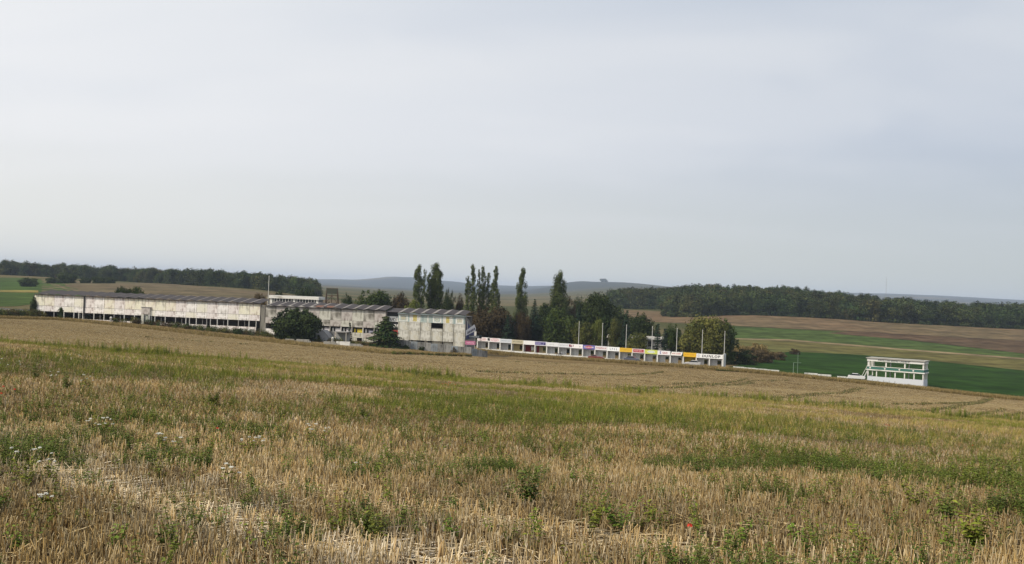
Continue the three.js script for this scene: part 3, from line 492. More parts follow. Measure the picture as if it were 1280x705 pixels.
{ // recess between the two stands, hung with boards
  const u0 = uOf(482, 400), u1 = uOf(499, 405), L = u1 - u0, p = gpos(u0, -1.6), top = -5.7;
  const root = thing('linking_bay', 'recessed linking bay hung with black, white and red lettered boards', 'building', [p[0], 0, p[2]], GT);
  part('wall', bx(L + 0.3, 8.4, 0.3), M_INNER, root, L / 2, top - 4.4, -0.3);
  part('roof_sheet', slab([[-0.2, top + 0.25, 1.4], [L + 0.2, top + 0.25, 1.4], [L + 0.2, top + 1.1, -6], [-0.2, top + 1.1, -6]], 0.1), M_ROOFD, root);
  part('fascia', bx(L, 1.1, 0.12), std(C(0.045, 0.05, 0.05)), root, L / 2, top - 0.35, 0.3);
  const bd = (h, y, draw) => part('sign_board', bx(L - 0.1, h, 0.08), sign(192, Math.round(192 * h / L), draw), root, L / 2, y, 0.36);
  bd(1.35, top - 1.65, (c, w, h) => { fill(c, '#eef0ee', 0, 0, w, h); fill(c, '#15161a', 18, 4, 16, h - 8); txt(c, 'unio', 116, h * 0.5, h * 1.05, '#101114'); });
  bd(1.55, top - 3.4, (c, w, h) => { fill(c, '#16171b', 0, 0, w, h); txt(c, 'or', 128, h * 0.45, h * 0.95, '#e8e8e6', 'serif', 'italic bold'); fill(c, '#d9d9d6', w - 10, 0, 10, h); });
  bd(1.35, top - 5.25, (c, w, h) => { fill(c, '#a63a30', 0, 0, w, h); fill(c, '#e0a79c', 20, h * 0.55, w - 60, h * 0.2); fill(c, '#1a1b1d', 0, 0, w * 0.3, h * 0.4); fill(c, '#d9d9d6', w - 10, 0, 10, h); });
}
{ // C: concrete end stand with painted squares along the top
  const u0 = uOf(498, 405), u1 = uOf(582, 405), L = u1 - u0, p = gpos(u0, 0.25), top = -5.85, n = 6, b = L / n, T = 0.2;
  const root = thing('end_stand', 'tall concrete end stand with faded painted squares along its top', 'grandstand', [p[0], 0, p[2]], GT);
  const blue = '#9fb3b4', cream = '#cfc9b4', yel = '#c2b56a', wht = '#d8dad4';
  const pats = [
    (c, w, h) => { fill(c, blue, 0, 0, w, h); fill(c, wht, 10, 10, w - 30, h - 14); fill(c, blue, 30, 26, w - 74, h - 48); fill(c, '#b9b6a0', 40, 36, w - 94, h - 68); },
    (c, w, h) => { fill(c, wht, 0, 0, w, h); fill(c, yel, 52, 8, 56, h - 20); },
    (c, w, h) => { fill(c, '#a9b9b6', 0, 0, w, h); fill(c, '#8fa3a4', 14, 22, 34, h - 44); fill(c, wht, 96, 0, 20, h); },
    (c, w, h) => { fill(c, blue, 0, 0, w, h); fill(c, '#dfe2de', 14, 18, w - 34, h - 22); fill(c, blue, 36, 36, w - 80, h - 58); c.strokeStyle = cream; c.lineWidth = 10; c.beginPath(); c.arc(w * 0.48, h * 0.56, 20, 0, 6.3); c.stroke(); },
    (c, w, h) => { fill(c, wht, 0, 0, w, h); fill(c, yel, 44, 18, 48, h - 26); fill(c, '#a9b9b6', w - 22, 0, 22, h); },
    (c, w, h) => { fill(c, '#93a9ad', 0, 0, w, h); fill(c, '#e2e4e0', 20, 22, w - 48, h - 26); fill(c, '#b6bcae', 40, 42, w - 90, h - 66); c.strokeStyle = cream; c.lineWidth = 10; c.beginPath(); c.arc(w * 0.48, h * 0.58, 22, 0, 6.3); c.stroke(); },
  ];
  const rows = [2.05, 2.2, 2.55];
  for (let i = 0; i < n; i++) {
    const x = (i + 0.5) * b; let y = top;
    rows.forEach((h, r) => {
      const m = r === 0 ? sign(160, 128, (c, w, hh) => { pats[i](c, w, hh); const rr = rng(i + 5); for (let k = 0; k < 240; k++) { c.fillStyle = `rgba(150,146,132,${(0.05 + 0.2 * rr()).toFixed(2)})`; c.fillRect(rr() * w, rr() * hh, 2 + rr() * 12, 2 + rr() * 20); } }, 0.9) : MC[(i + r) % 2];
      if (i === 3 && r === 1) { part('wall_panel', bx(b - 0.03, h - 1.45, T), m, root, x, y - 1.45 - (h - 1.45) / 2, -T / 2); part('window_sill', bx(b - 0.05, 0.08, 0.3), M_CONC, root, x, y - 1.42, -0.1); }
      else part('wall_panel', bx(b - 0.025 - (r && (i === 2 || i === 4) ? 0.2 : 0), h - 0.03, T), m, root, x, y - h / 2, -T / 2 + r * 0.012);
      y -= h;
    });
    if (i > 0 && i < 5) part('base_panel', bx(b * (i === 3 || i === 4 ? 0.9 : 0.3), 1.3, T), MC[1], root, x, y - 0.7, -0.7); else part('base_panel', bx(b - 0.03, 2.2, T), MC[i % 2], root, x, y - 1.1, -T / 2);
  }
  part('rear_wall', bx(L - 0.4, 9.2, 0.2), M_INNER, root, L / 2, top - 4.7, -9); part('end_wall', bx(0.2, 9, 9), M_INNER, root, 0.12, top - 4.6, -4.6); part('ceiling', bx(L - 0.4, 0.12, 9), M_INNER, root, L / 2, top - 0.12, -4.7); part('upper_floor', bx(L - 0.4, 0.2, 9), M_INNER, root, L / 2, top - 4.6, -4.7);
  part('eave', bx(L + 0.1, 0.34, 0.7), std(C(0.20, 0.24, 0.25)), root, L / 2, top + 0.12, 0.12);
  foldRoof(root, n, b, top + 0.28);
  // gable end towards the road, hung with adverts
  const gx = L + 0.02, D = 13;
  const sh = new THREE.Shape([new THREE.Vector2(0, top - 9), new THREE.Vector2(D, top - 9), new THREE.Vector2(D, top - 5.6), new THREE.Vector2(4.2, top - 1.0), new THREE.Vector2(0, top)]);
  const gg = new THREE.ExtrudeGeometry(sh, { depth: 0.25, bevelEnabled: false }); gg.rotateY(Math.PI / 2);
  part('end_wall', gg, std(C(0.20, 0.19, 0.17)), root, gx - 0.25, 0, 0);
  const gz = (z) => -z;
  const gb = (shape, m, off) => { const g = new THREE.ExtrudeGeometry(new THREE.Shape(shape.map(([a, c]) => new THREE.Vector2(a, c))), { depth: 0.05, bevelEnabled: false }); g.rotateY(Math.PI / 2); return part('advert_panel', g, m, root, gx + 0.02 + off, 0, 0); };
  gb([[1.2, top - 6.0], [12.2, top - 6.0], [12.2, top - 4.9], [1.2, top - 1.3]], std(C(0.022, 0.03, 0.12), 0.6), 0);
  gb([[0.3, top - 4.9], [0.3, top - 3.5], [10.6, top - 2.2], [12.6, top - 3.3], [12.0, top - 4.0]].map(([a, c]) => [a, c - 0.15]), std(C(0.66, 0.66, 0.68), 0.6), 0.07);
  for (let k = 0; k < 5; k++) { const a = 2.2 + k * 1.9, yy = top - 4.35 + k * 0.18; gb([[a, yy - 0.28], [a + 1.25, yy - 0.2], [a + 1.25, yy + 0.42], [a, yy + 0.34]], std(C(0.06, 0.06, 0.11), 0.6), 0.13); }
  gb([[1.5, top - 3.4], [1.9, top - 3.4], [1.9, top - 1.2], [1.5, top - 1.2]], M_WHITE, 0.14);
  // lettered band and pink board, set on the low wall beyond the gable
}
// hoardings standing on the wall beyond the gable
{
  const band = sign(256, 40, (c, w, h) => { fill(c, '#23343a', 0, 0, w, h); txt(c, 'H CURRENCE', w / 2, h / 2, 30, '#e9ece9'); });
  const p = at(592, 421, 276), t = thing('lettered_hoarding', 'dark hoarding with white lettering at the end of the concrete stand', 'sign', [p[0], ground(p[0], p[2]), p[2]], GT);
  const y = p[1] - ground(p[0], p[2]); part('board', bx(4.6, 0.78, 0.08), band, t, -0.1, y + 0.05, 0); part('frame', mergeGeometries([bxAt(0.09, y + 0.4, 0.09, -2.2, y / 2, -0.1), bxAt(0.09, y + 0.4, 0.09, 2.0, y / 2, -0.1), bxAt(4.6, 0.07, 0.07, -0.1, y - 0.9, -0.1)]), M_PGREY, t);
  const p2 = at(588, 428.5, 270), t2 = thing('pink_hoarding', 'small pink hoarding below the dark lettered one', 'sign', [p2[0], ground(p2[0], p2[2]), p2[2]], GT), y2 = p2[1] - ground(p2[0], p2[2]);
  part('board', bx(2.75, 1.0, 0.07), sign(128, 48, (c, w, h) => { fill(c, '#a8567c', 0, 0, w, h); c.strokeStyle = '#d9a9bf'; c.lineWidth = 3; c.strokeRect(5, 5, w - 10, h - 10); for (let k = 0; k < 6; k++) fill(c, '#dcb3c6', 18 + k * 16, 16 + (k % 2) * 2, 10, 15); }), t2, 0, y2, 0);
  part('leg', bx(0.1, y2, 0.1), M_PGREY, t2, -1.1, y2 / 2, -0.1); part('leg', bx(0.1, y2, 0.1), M_PGREY, t2, 1.1, y2 / 2, -0.1);
  const p3 = foot(594, 268), h3 = topH(594, 414, 268), t3 = thing('signal_post', 'post with a small white plate beside the end stand', 'post', p3); part('post', limb([0, -0.2, 0], [0, h3 - 1, 0], 0.07, 0.07), M_PGREY, t3); part('plate', bx(0.55, 1.15, 0.08), M_WHITE, t3, 0, h3 - 0.6, 0.08);
}
{ // retaining wall in front of the end stand, slab by slab
  const a = foot(489, 264.5), b = foot(590, 262), n = 12, dx = b[0] - a[0], dz = b[2] - a[2], L = Math.hypot(dx, dz), ang = Math.atan2(-dz, dx);
  const m = [wallMat(301, [0.52, 0.55, 0.57], [0.33, 0.34, 0.35], 0.8), wallMat(311, [0.56, 0.56, 0.55], [0.36, 0.36, 0.35], 0.9), wallMat(317, [0.50, 0.50, 0.49], [0.3, 0.3, 0.29], 0.9)];
  const root = thing('retaining_wall', 'bluish grey retaining wall at the foot of the concrete end stand', 'wall', a, ang);
  for (let i = 0; i < n; i++) { const x = (i + 0.5) * L / n, y = lerp(0, b[1] - a[1], (i + 0.5) / n); part('wall_slab', bx(L / n - 0.03, 2.5, 0.3), m[(i * 5) % 3], root, x, y + 0.75 + (i % 3) * 0.05, 0); }
  const r2 = thing('retaining_wall', 'short retaining wall turning back below the pink hoarding', 'wall', b, ang + R(38)); for (let i = 0; i < 3; i++) part('wall_slab', bx(1.5, 2.3 - i * 0.3, 0.3), m[i], r2, 0.8 + i * 1.53, 0.65 - i * 0.1, 0);
}
// low concrete blocks and huts before the grey stand
for (const [px0, px1, py, h, mt, lab] of [[357, 368, 433.5, 0.5, M_CONC, 'short grey concrete kerb block lying in the stubble below the dark round tree'], [371, 387, 435.5, 0.6, M_CONC, 'long grey concrete kerb block lying in the stubble below the dark round tree'], [405, 420, 437.5, 0.5, M_CONC, 'weathered concrete block beside the bright white one'], [421, 438, 439.5, 0.75, M_WHITE, 'bright white concrete block at the edge of the field'], [439, 452, 440, 0.4, M_CONC, 'low concrete block between the bright white one and the ragged conifer']]) {
  const Z = 256, a = foot(px0, Z), b = foot(px1, Z), w = b[0] - a[0], t = thing('concrete_block', lab, 'block', [(a[0] + b[0]) / 2, Math.min(a[1], b[1]), a[2]], -0.06, 'concrete blocks by the field edge');
  part('block', bx(w, h + 0.6, 0.6), mt, t, 0, h / 2 - 0.1, 0); part('chipped_end', bx(0.5, h * 0.6 + 0.5, 0.5), M_CONC, t, w / 2 + 0.2, h * 0.2 - 0.1, 0.02);
}
{ // sunken stair hut with sloping sides
  const Z = 266, a = foot(398, Z), root = thing('stair_hut', 'small pale stair hut with sloping sides and a dark opening', 'hut', a, GT), yt = topH(398, 413, Z), w = 35 / FOC * Z;
  const s = new THREE.Shape([[-w / 2, -0.3], [w / 2, -0.3], [w / 2, 0.5], [w * 0.18, yt], [-w * 0.16, yt], [-w / 2, 0.5]].map((q) => new THREE.Vector2(...q))); const hole = new THREE.Path([[-0.25, 0.5], [0.55, 0.5], [0.55, yt * 0.6], [-0.25, yt * 0.6]].map((q) => new THREE.Vector2(...q))); s.holes.push(hole);
  part('front_wall', new THREE.ExtrudeGeometry(s, { depth: 0.2, bevelEnabled: false }), std(C(0.30, 0.31, 0.33), 0.9), root, 0, 0, 0);
  part('side_slab', slab([[w * 0.18, yt + 0.1, 0.3], [w / 2 + 0.1, 0.55, 0.3], [w / 2 + 0.1, 0.55, -3], [w * 0.18, yt + 0.1, -3]], 0.12), M_PGREY, root); part('side_slab', slab([[-w / 2 - 0.1, 0.55, 0.3], [-w * 0.16, yt + 0.1, 0.3], [-w * 0.16, yt + 0.1, -3], [-w / 2 - 0.1, 0.55, -3]], 0.12), M_PGREY, root); part('top_slab', bx(w * 0.34, 0.1, 3.3), M_PGREY, root, 0, yt + 0.07, -1.35); part('rear_wall', bx(w * 0.9, yt, 0.15), M_INNER, root, 0, yt / 2 - 0.2, -3);
}
{ // open concrete shelter
  const Z = 265, a = foot(425, Z), yt = topH(425, 415, Z), root = thing('concrete_shelter', 'open concrete shelter with a flat roof on thin posts', 'shelter', a, GT), w = 18 / FOC * Z;
  part('roof', bx(w, 0.2, 2.6), M_PGREY, root, 0, yt, -1.2); part('back_wall', bx(w, yt - 0.1, 0.15), std(C(0.30, 0.31, 0.31), 0.9), root, 0, (yt - 0.1) / 2 - 0.1, -2.3); part('post', bx(0.26, yt, 0.26), M_CONC, root, w / 2 - 0.2, yt / 2 - 0.15, -0.1); part('post', bx(0.22, yt, 0.22), M_PGREY, root, -w / 2 + 0.2, yt / 2 - 0.15, -0.1);
}
for (const [px, Z, lab] of [[138, 283, 'small white marker stone before the white stand, beside the olive bush'], [311, 275, 'small white marker stone by the end pillar of the white stand'], [416, 262, 'small white marker stone beside the concrete shelter']]) { const a = foot(px, Z), t = thing('marker_stone', lab, 'stone', a, 0.3, 'white marker stones'); part('shaft', new THREE.CylinderGeometry(0.28, 0.36, 1.5, 10).translate(0, 0.4, 0), M_CONC, t); part('cap', new THREE.SphereGeometry(0.32, 10, 7).translate(0, 1.2, 0), M_WHITE, t); }
{ // low walls at the foot of the white stand
  for (const [px0, px1, Z, lab] of [[-40, 46, 297, 'low grey boundary wall running left from the white stand'], [302, 318, 277, 'grey concrete trough at the foot of the white stand']]) { const a = foot(px0, Z), b = foot(px1, Z), L = b[0] - a[0], t = thing('low_wall', lab, 'wall', [a[0], Math.min(a[1], b[1]), a[2]]); const n = Math.max(2, Math.round(L / 3)); for (let i = 0; i < n; i++) { const x = (i + 0.5) * L / n; part('wall_slab', bx(L / n - 0.03, 1.9, 0.25), M_CONC, t, x, lerp(a[1], b[1], (i + 0.5) / n) - Math.min(a[1], b[1]) + 0.5, 0); } }
}
{ // white cabin across the road, showing over the roof
  const Z = 322, a = foot(366, Z), ytop = topH(366, 370, Z), w = 63 / FOC * Z, root = thing('white_cabin', 'long white cabin with a strip of windows above the stand roof', 'building', a, R(-9));
  part('lower_storey', bx(w, ytop - 3, 5), MW[0], root, 0, (ytop - 3) / 2 - 0.2, -2.6); part('roof', bx(w + 0.5, 0.9, 6), M_WHITE, root, 0, ytop - 0.45, -2.5); part('sill', bx(w + 0.1, 0.45, 5.4), M_WHITE, root, 0, ytop - 2.95, -2.5);
  for (let i = 0; i <= 16; i++) part('window_post', bx(i % 8 === 0 ? 0.75 : 0.14, 1.9, 0.16), M_WHITE, root, (i / 16 - 0.5) * (w - 0.7), ytop - 1.8, 0.05);
  for (let i = 0; i < 16; i++) part('window_pane', bx(w / 16 - 0.2, 1.8, 0.03), std(C(0.05, 0.055, 0.06), 0.15), root, ((i + 0.5) / 16 - 0.5) * (w - 0.7), ytop - 1.8, -0.1);
  part('core', bx(w - 0.4, 1.9, 4.6), M_INNER, root, 0, ytop - 1.8, -2.6);
  const f = foot(333.5, 318), hf = topH(334, 345, 318), fp = thing('flagpole', 'bare white pole at the left end of the white cabin', 'pole', f); part('pole', limb([0, -0.3, 0], [0, hf, 0], 0.11, 0.07, 8), M_WHITE, fp); part('finial', new THREE.SphereGeometry(0.13, 8, 6).translate(0, hf, 0), M_WHITE, fp);
}
{ // rusty hoarding frame behind the grey stand
  const Z = 328, a = foot(413, Z), h = topH(413, 360, Z), w = 15 / FOC * Z, m = std(C(0.085, 0.06, 0.045), 0.8), root = thing('steel_frame', 'rusty steel hoarding frame standing behind the grey stand', 'frame', a, R(-8));
  for (const s of [-1, 1]) { part('leg', limb([s * w * 0.62, -0.3, 0.8], [s * w * 0.46, h, 0.1], 0.17, 0.12), m, root); part('leg', limb([s * w * 0.66, -0.3, -2.4], [s * w * 0.46, h, -0.1], 0.15, 0.12), m, root); }
  part('leg', limb([0, -0.3, 0.4], [0, h, 0.1], 0.15, 0.12), m, root);
  for (const f of [0.99, 0.9, 0.83, 0.66, 0.5]) part('crossbar', bx(w * 0.98, 0.24, 0.2), m, root, 0, h * f, 0.12);
  part('top_panel', bx(w * 0.96, h * 0.12, 0.08), std(C(0.05, 0.055, 0.042)), root, 0, h * 0.93, 0.2);
  for (const s of [-1, 1]) part('brace', limb([s * w * 0.5, h * 0.66, 0.1], [0, h * 0.83, 0.12], 0.08, 0.08), m, root);
}

// ---------------------------------------------------------------- pit boxes
const PT = -Math.atan2(UN[1], UN[0]);
const M_PITW = std(C(0.66, 0.66, 0.65), 0.75, { map: stain(401, [0.97, 0.97, 0.96], [0.7, 0.69, 0.66], 0.7) }), M_PITG = std(C(0.80, 0.80, 0.79), 0.85, { map: stain(409, [0.96, 0.96, 0.96], [0.72, 0.71, 0.69], 0.8) });
const smear = (c, x, y, w, h, n, col, seed) => { const r = rng(seed); for (let k = 0; k < n; k++) { const q = w / n; c.fillStyle = col; c.fillRect(x + k * q + q * 0.12, y + r() * h * 0.15, q * 0.28, h * (0.75 + 0.2 * r())); if (r() > 0.35) c.fillRect(x + k * q + q * 0.12, y + (r() > 0.5 ? 0 : h * 0.45), q * 0.66, h * 0.22); if (r() > 0.5) c.fillRect(x + k * q + q * 0.55, y + h * 0.1, q * 0.24, h * 0.7); } };
const ell = (c, x, y, rx, ry, col, lw = 0) => { c.beginPath(); c.ellipse(x, y, rx, ry, 0, 0, 6.3); if (lw) { c.strokeStyle = col; c.lineWidth = lw; c.stroke(); } else { c.fillStyle = col; c.fill(); } };
const SIGNS = [
  (c, w, h) => { fill(c, '#e6e3e2', 0, 0, w, h); ell(c, w * 0.45, h * 0.48, w * 0.34, h * 0.32, '#c88a8a', 4); smear(c, w * 0.22, h * 0.34, w * 0.5, h * 0.3, 6, '#b05f62', 3); fill(c, '#15171a', w * 0.90, h * 0.12, w * 0.1, h * 0.62); },
  (c, w, h) => { fill(c, '#e6e2e2', 0, 0, w, h); fill(c, '#15171a', 0, h * 0.12, w * 0.09, h * 0.62); ell(c, w * 0.52, h * 0.46, w * 0.34, h * 0.32, '#d07f8e', 5); smear(c, w * 0.3, h * 0.34, w * 0.46, h * 0.28, 5, '#b8566a', 4); },
  (c, w, h) => { fill(c, '#ccd2d8', 0, 0, w, h); smear(c, w * 0.1, h * 0.3, w * 0.8, h * 0.34, 9, '#8f9ba8', 5); },
  (c, w, h) => { fill(c, '#bdb59b', 0, 0, w, h); smear(c, w * 0.12, h * 0.3, w * 0.76, h * 0.36, 8, '#6f6a58', 6); },
  (c, w, h) => { fill(c, '#e9e9e9', 0, 0, w, h); },
  (c, w, h) => { fill(c, '#dfe0e4', 0, 0, w, h); fill(c, '#6f6a9c', 0, h * 0.1, w * 0.92, h * 0.75); smear(c, w * 0.05, h * 0.3, w * 0.45, h * 0.3, 6, '#a8a4c4', 7); c.fillStyle = '#1b1d4a'; c.beginPath(); c.moveTo(w * 0.52, h * 0.3); c.lineTo(w * 0.68, h * 0.25); c.lineTo(w * 0.6, h * 0.8); c.fill(); c.beginPath(); c.moveTo(w * 0.74, h * 0.8); c.lineTo(w * 0.82, h * 0.18); c.lineTo(w * 0.9, h * 0.8); c.fill(); },
  (c, w, h) => { fill(c, '#dfe1e3', 0, 0, w, h); smear(c, w * 0.22, h * 0.4, w * 0.4, h * 0.25, 6, '#b3b6ba', 8); },
  (c, w, h) => { fill(c, '#d9dcdf', 0, 0, w, h); smear(c, w * 0.08, h * 0.34, w * 0.7, h * 0.3, 9, '#a3a9b2', 9); fill(c, '#7c2c3e', w * 0.86, h * 0.2, w * 0.14, h * 0.55); },
  (c, w, h) => { fill(c, '#eceaea', 0, 0, w, h); txt(c, 'AT', w * 0.13, h * 0.48, h * 0.74, '#7c2c3e'); fill(c, '#2f3b78', w * 0.02, h * 0.66, w * 0.1, h * 0.16); smear(c, w * 0.7, h * 0.5, w * 0.18, h * 0.25, 2, '#43474d', 10); },
  (c, w, h) => { fill(c, '#6c6aa8', 0, 0, w, h); ell(c, w * 0.5, h * 0.48, w * 0.30, h * 0.36, '#b8443f'); fill(c, '#d8d3de', w * 0.12, h * 0.38, w * 0.76, h * 0.22); smear(c, w * 0.2, h * 0.41, w * 0.6, h * 0.16, 8, '#a03c48', 11); },
  (c, w, h) => { fill(c, '#dcdadd', 0, 0, w, h); smear(c, w * 0.07, h * 0.3, w * 0.86, h * 0.44, 7, '#b0686e', 12); },
  (c, w, h) => { fill(c, '#eef0f1', 0, 0, w, h); txt(c, 'L F C L', w * 0.5, h * 0.5, h * 0.62, '#3d5578'); },
  (c, w, h) => { fill(c, '#d6ae2c', 0, 0, w, h); smear(c, w * 0.1, h * 0.34, w * 0.8, h * 0.32, 8, '#b58a22', 13); },
  (c, w, h) => { fill(c, '#dcd4d2', 0, 0, w, h); fill(c, '#a63440', w * 0.08, h * 0.14, w * 0.84, h * 0.7); smear(c, w * 0.16, h * 0.32, w * 0.66, h * 0.34, 7, '#e3c3c3', 14); },
  (c, w, h) => { fill(c, '#c3cb62', 0, 0, w, h); ell(c, w * 0.5, h * 0.48, w * 0.3, h * 0.3, '#dbe2d6'); smear(c, w * 0.28, h * 0.36, w * 0.44, h * 0.26, 5, '#6c7f92', 15); },
  (c, w, h) => { fill(c, '#e9e8ea', 0, 0, w, h); txt(c, 'E', w * 0.23, h * 0.48, h * 0.86, '#2a2f86'); txt(c, 'SSO', w * 0.58, h * 0.52, h * 0.70, '#a3474e'); },
  (c, w, h) => { fill(c, '#2d3a34', 0, 0, w, h); c.fillStyle = '#e8e6e2'; c.beginPath(); c.moveTo(w * 0.1, h * 0.06); c.lineTo(w * 0.96, h * 0.06); c.lineTo(w * 0.86, h * 0.92); c.lineTo(0, h * 0.92); c.fill(); smear(c, w * 0.14, h * 0.3, w * 0.68, h * 0.36, 7, '#b0433f', 16); },
  (c, w, h) => { fill(c, '#dcae1c', 0, 0, w, h); smear(c, w * 0.14, h * 0.32, w * 0.72, h * 0.32, 6, '#c08f1c', 17); },
  null, null,
];
const DUN = sign(512, 84, (c, w, h) => { fill(c, '#e9e9e8', 0, 0, w, h); ell(c, w * 0.085, h * 0.5, h * 0.28, h * 0.3, '#a9adb4', 7); txt(c, 'D', w * 0.085, h * 0.52, h * 0.4, '#8f949c'); c.save(); c.translate(w * 0.56, h * 0.52); c.scale(1.32, 1); c.font = `bold ${h * 0.80}px sans-serif`; c.fillStyle = '#15171c'; c.textAlign = 'center'; c.textBaseline = 'middle'; c.fillText('DUNLOP', 0, 0); c.restore(); });
{
  const root = thing('pit_boxes', 'long low row of open white pit boxes under coloured advertising fascias', 'pit building', [PL[0], 0, PL[1]], PT);
  const n = 20, b = 72.1 / n, H = 3.6, F = 1.16, dpt = 1.7;
  const inner = { 3: [0.46, 0.37, 0.17], 4: [0.18, 0.02, 0.018], 5: [0.44, 0.36, 0.2], 17: [0.55, 0.38, 0.03] };
  for (let i = 0; i < n; i++) {
    const x = i * b, y0 = -16.35 - 0.062 * i, im = inner[i] ? std(C(...inner[i]), 0.85) : M_PITG, doorX = b * 0.52, dw = 1.0, dh = 1.75, dy = 0.2;
    // back wall with a doorway through to the trees
    const s = new THREE.Shape([[0, -0.8], [b, -0.8], [b, H - F + 0.5], [0, H - F + 0.5]].map((q) => new THREE.Vector2(...q))); s.holes.push(new THREE.Path([[doorX, dy], [doorX + dw, dy], [doorX + dw, dy + dh], [doorX, dy + dh]].map((q) => new THREE.Vector2(...q))));
    const bay = part('pit_bay', new THREE.ExtrudeGeometry(s, { depth: 0.18, bevelEnabled: false }), im, root, x, y0, -dpt);
    part('side_wall', bx(0.22, H + 0.7, dpt), M_PITW, bay, 0.0, H / 2 - 0.45, dpt / 2 + 0.1);
    part('post', bx(0.3, H - F, 0.3), M_WHITE, bay, 0.0, (H - F) / 2, dpt + 0.06);
    part('counter', bx(b - 0.24, 0.62, 0.3), M_WHITE, bay, b / 2, 0.02, dpt + 0.02);
    part('roof', bx(b + 0.02, 0.18, dpt + 0.3), M_CONC, bay, b / 2, H - 0.55, dpt / 2);
    part('floor', bx(b, 0.5, dpt), M_CONC, bay, b / 2, -0.25, dpt / 2);
    if (i < 18) part('sign_fascia', bx(b - 0.03, F, 0.14), sign(160, 52, SIGNS[i]), bay, b / 2, H - F / 2, dpt + 0.12);
    if (i === 4) { part('poster', bx(0.8, 1.1, 0.05), M_WHITE, bay, b * 0.66, 1.35, 0.4); }
    if (i === 5) part('side_panel', bx(0.7, 2.2, 0.06), std(C(0.2, 0.02, 0.02)), bay, 0.5, 1.1, 0.5);
    if (i === 18) part('sign_fascia', bx(2 * b - 0.03, F, 0.14), DUN, bay, b, H - F / 2 - 0.03, dpt + 0.12);
  }
  part('end_wall', bx(0.3, 4.4, 4.0), M_PITW, root, 72.2, -17.6 + 1.7, -1.75);
  part('end_post', bx(0.34, 2.4, 0.34), M_WHITE, root, 72.0, -17.6 + 1.15, 0.06);
  for (const px of [722, 751.5, 781.5, 814, 845, 877, 905]) {
    const t = (px - 640 + 2.5) / FOC, s = (t * 308 - PL[0]) / (UN[0] + UN[1] * t), i = clamp(s / b, 0, 19.9), x = PL[0] + UN[0] * s, z = PL[1] + UN[1] * s, o = -1.2;
    const fp = thing('flagpole', 'bare white flagpole on the roof of the pit boxes', 'flagpole', [x - UN[1] * o, -16.35 - 0.062 * Math.floor(i) + H - 0.46, z + UN[0] * o], PT, 'flagpoles along the pit roof');
    part('pole', limb([0, 0, 0], [0, 6.8, 0], 0.10, 0.07, 8), M_POST, fp); part('base_plate', bx(0.4, 0.06, 0.4), M_PGREY, fp, 0, 0.03, 0); part('finial', new THREE.SphereGeometry(0.11, 8, 6), M_WHITE, fp, 0, 6.85, 0);
  }
}
// small white house among the trees behind the pits
{
  const Z = 322, a = foot(808, Z), w = 96 / FOC * Z, yt = topH(808, 422, Z), root = thing('white_house', 'low white house with dark windows hidden among the trees', 'house', a, R(-12));
  part('wall', bx(w, yt - 0.5, 6), std(C(0.4, 0.4, 0.39), 0.9), root, 0, (yt - 0.5) / 2 - 0.3, -3.2); const rf = part('roof', slab([[-w / 2 - 0.4, yt - 0.4, 0.6], [w / 2 + 0.4, yt - 0.4, 0.6], [w / 2 + 0.4, yt + 0.4, -3.2], [-w / 2 - 0.4, yt + 0.4, -3.2]], 0.15), std(C(0.33, 0.32, 0.29)), root); part('roof_rear', slab([[-w / 2 - 0.4, yt + 0.4, -3.2], [w / 2 + 0.4, yt + 0.4, -3.2], [w / 2 + 0.4, yt - 0.4, -7], [-w / 2 - 0.4, yt - 0.4, -7]], 0.15), std(C(0.33, 0.32, 0.29)), root);
  for (const f of [-0.44, -0.3, -0.12, 0.05, 0.22, 0.4]) { const wn = part('window', bx(1.3, 1.7, 0.08), std(C(0.03, 0.032, 0.035), 0.2), root, f * w, yt - 1.9, -0.18); part('frame', mergeGeometries([bxAt(1.5, 0.1, 0.06, 0, 0.9, 0), bxAt(1.5, 0.1, 0.06, 0, -0.9, 0)]), M_WHITE, wn, 0, 0, 0.04); }
}
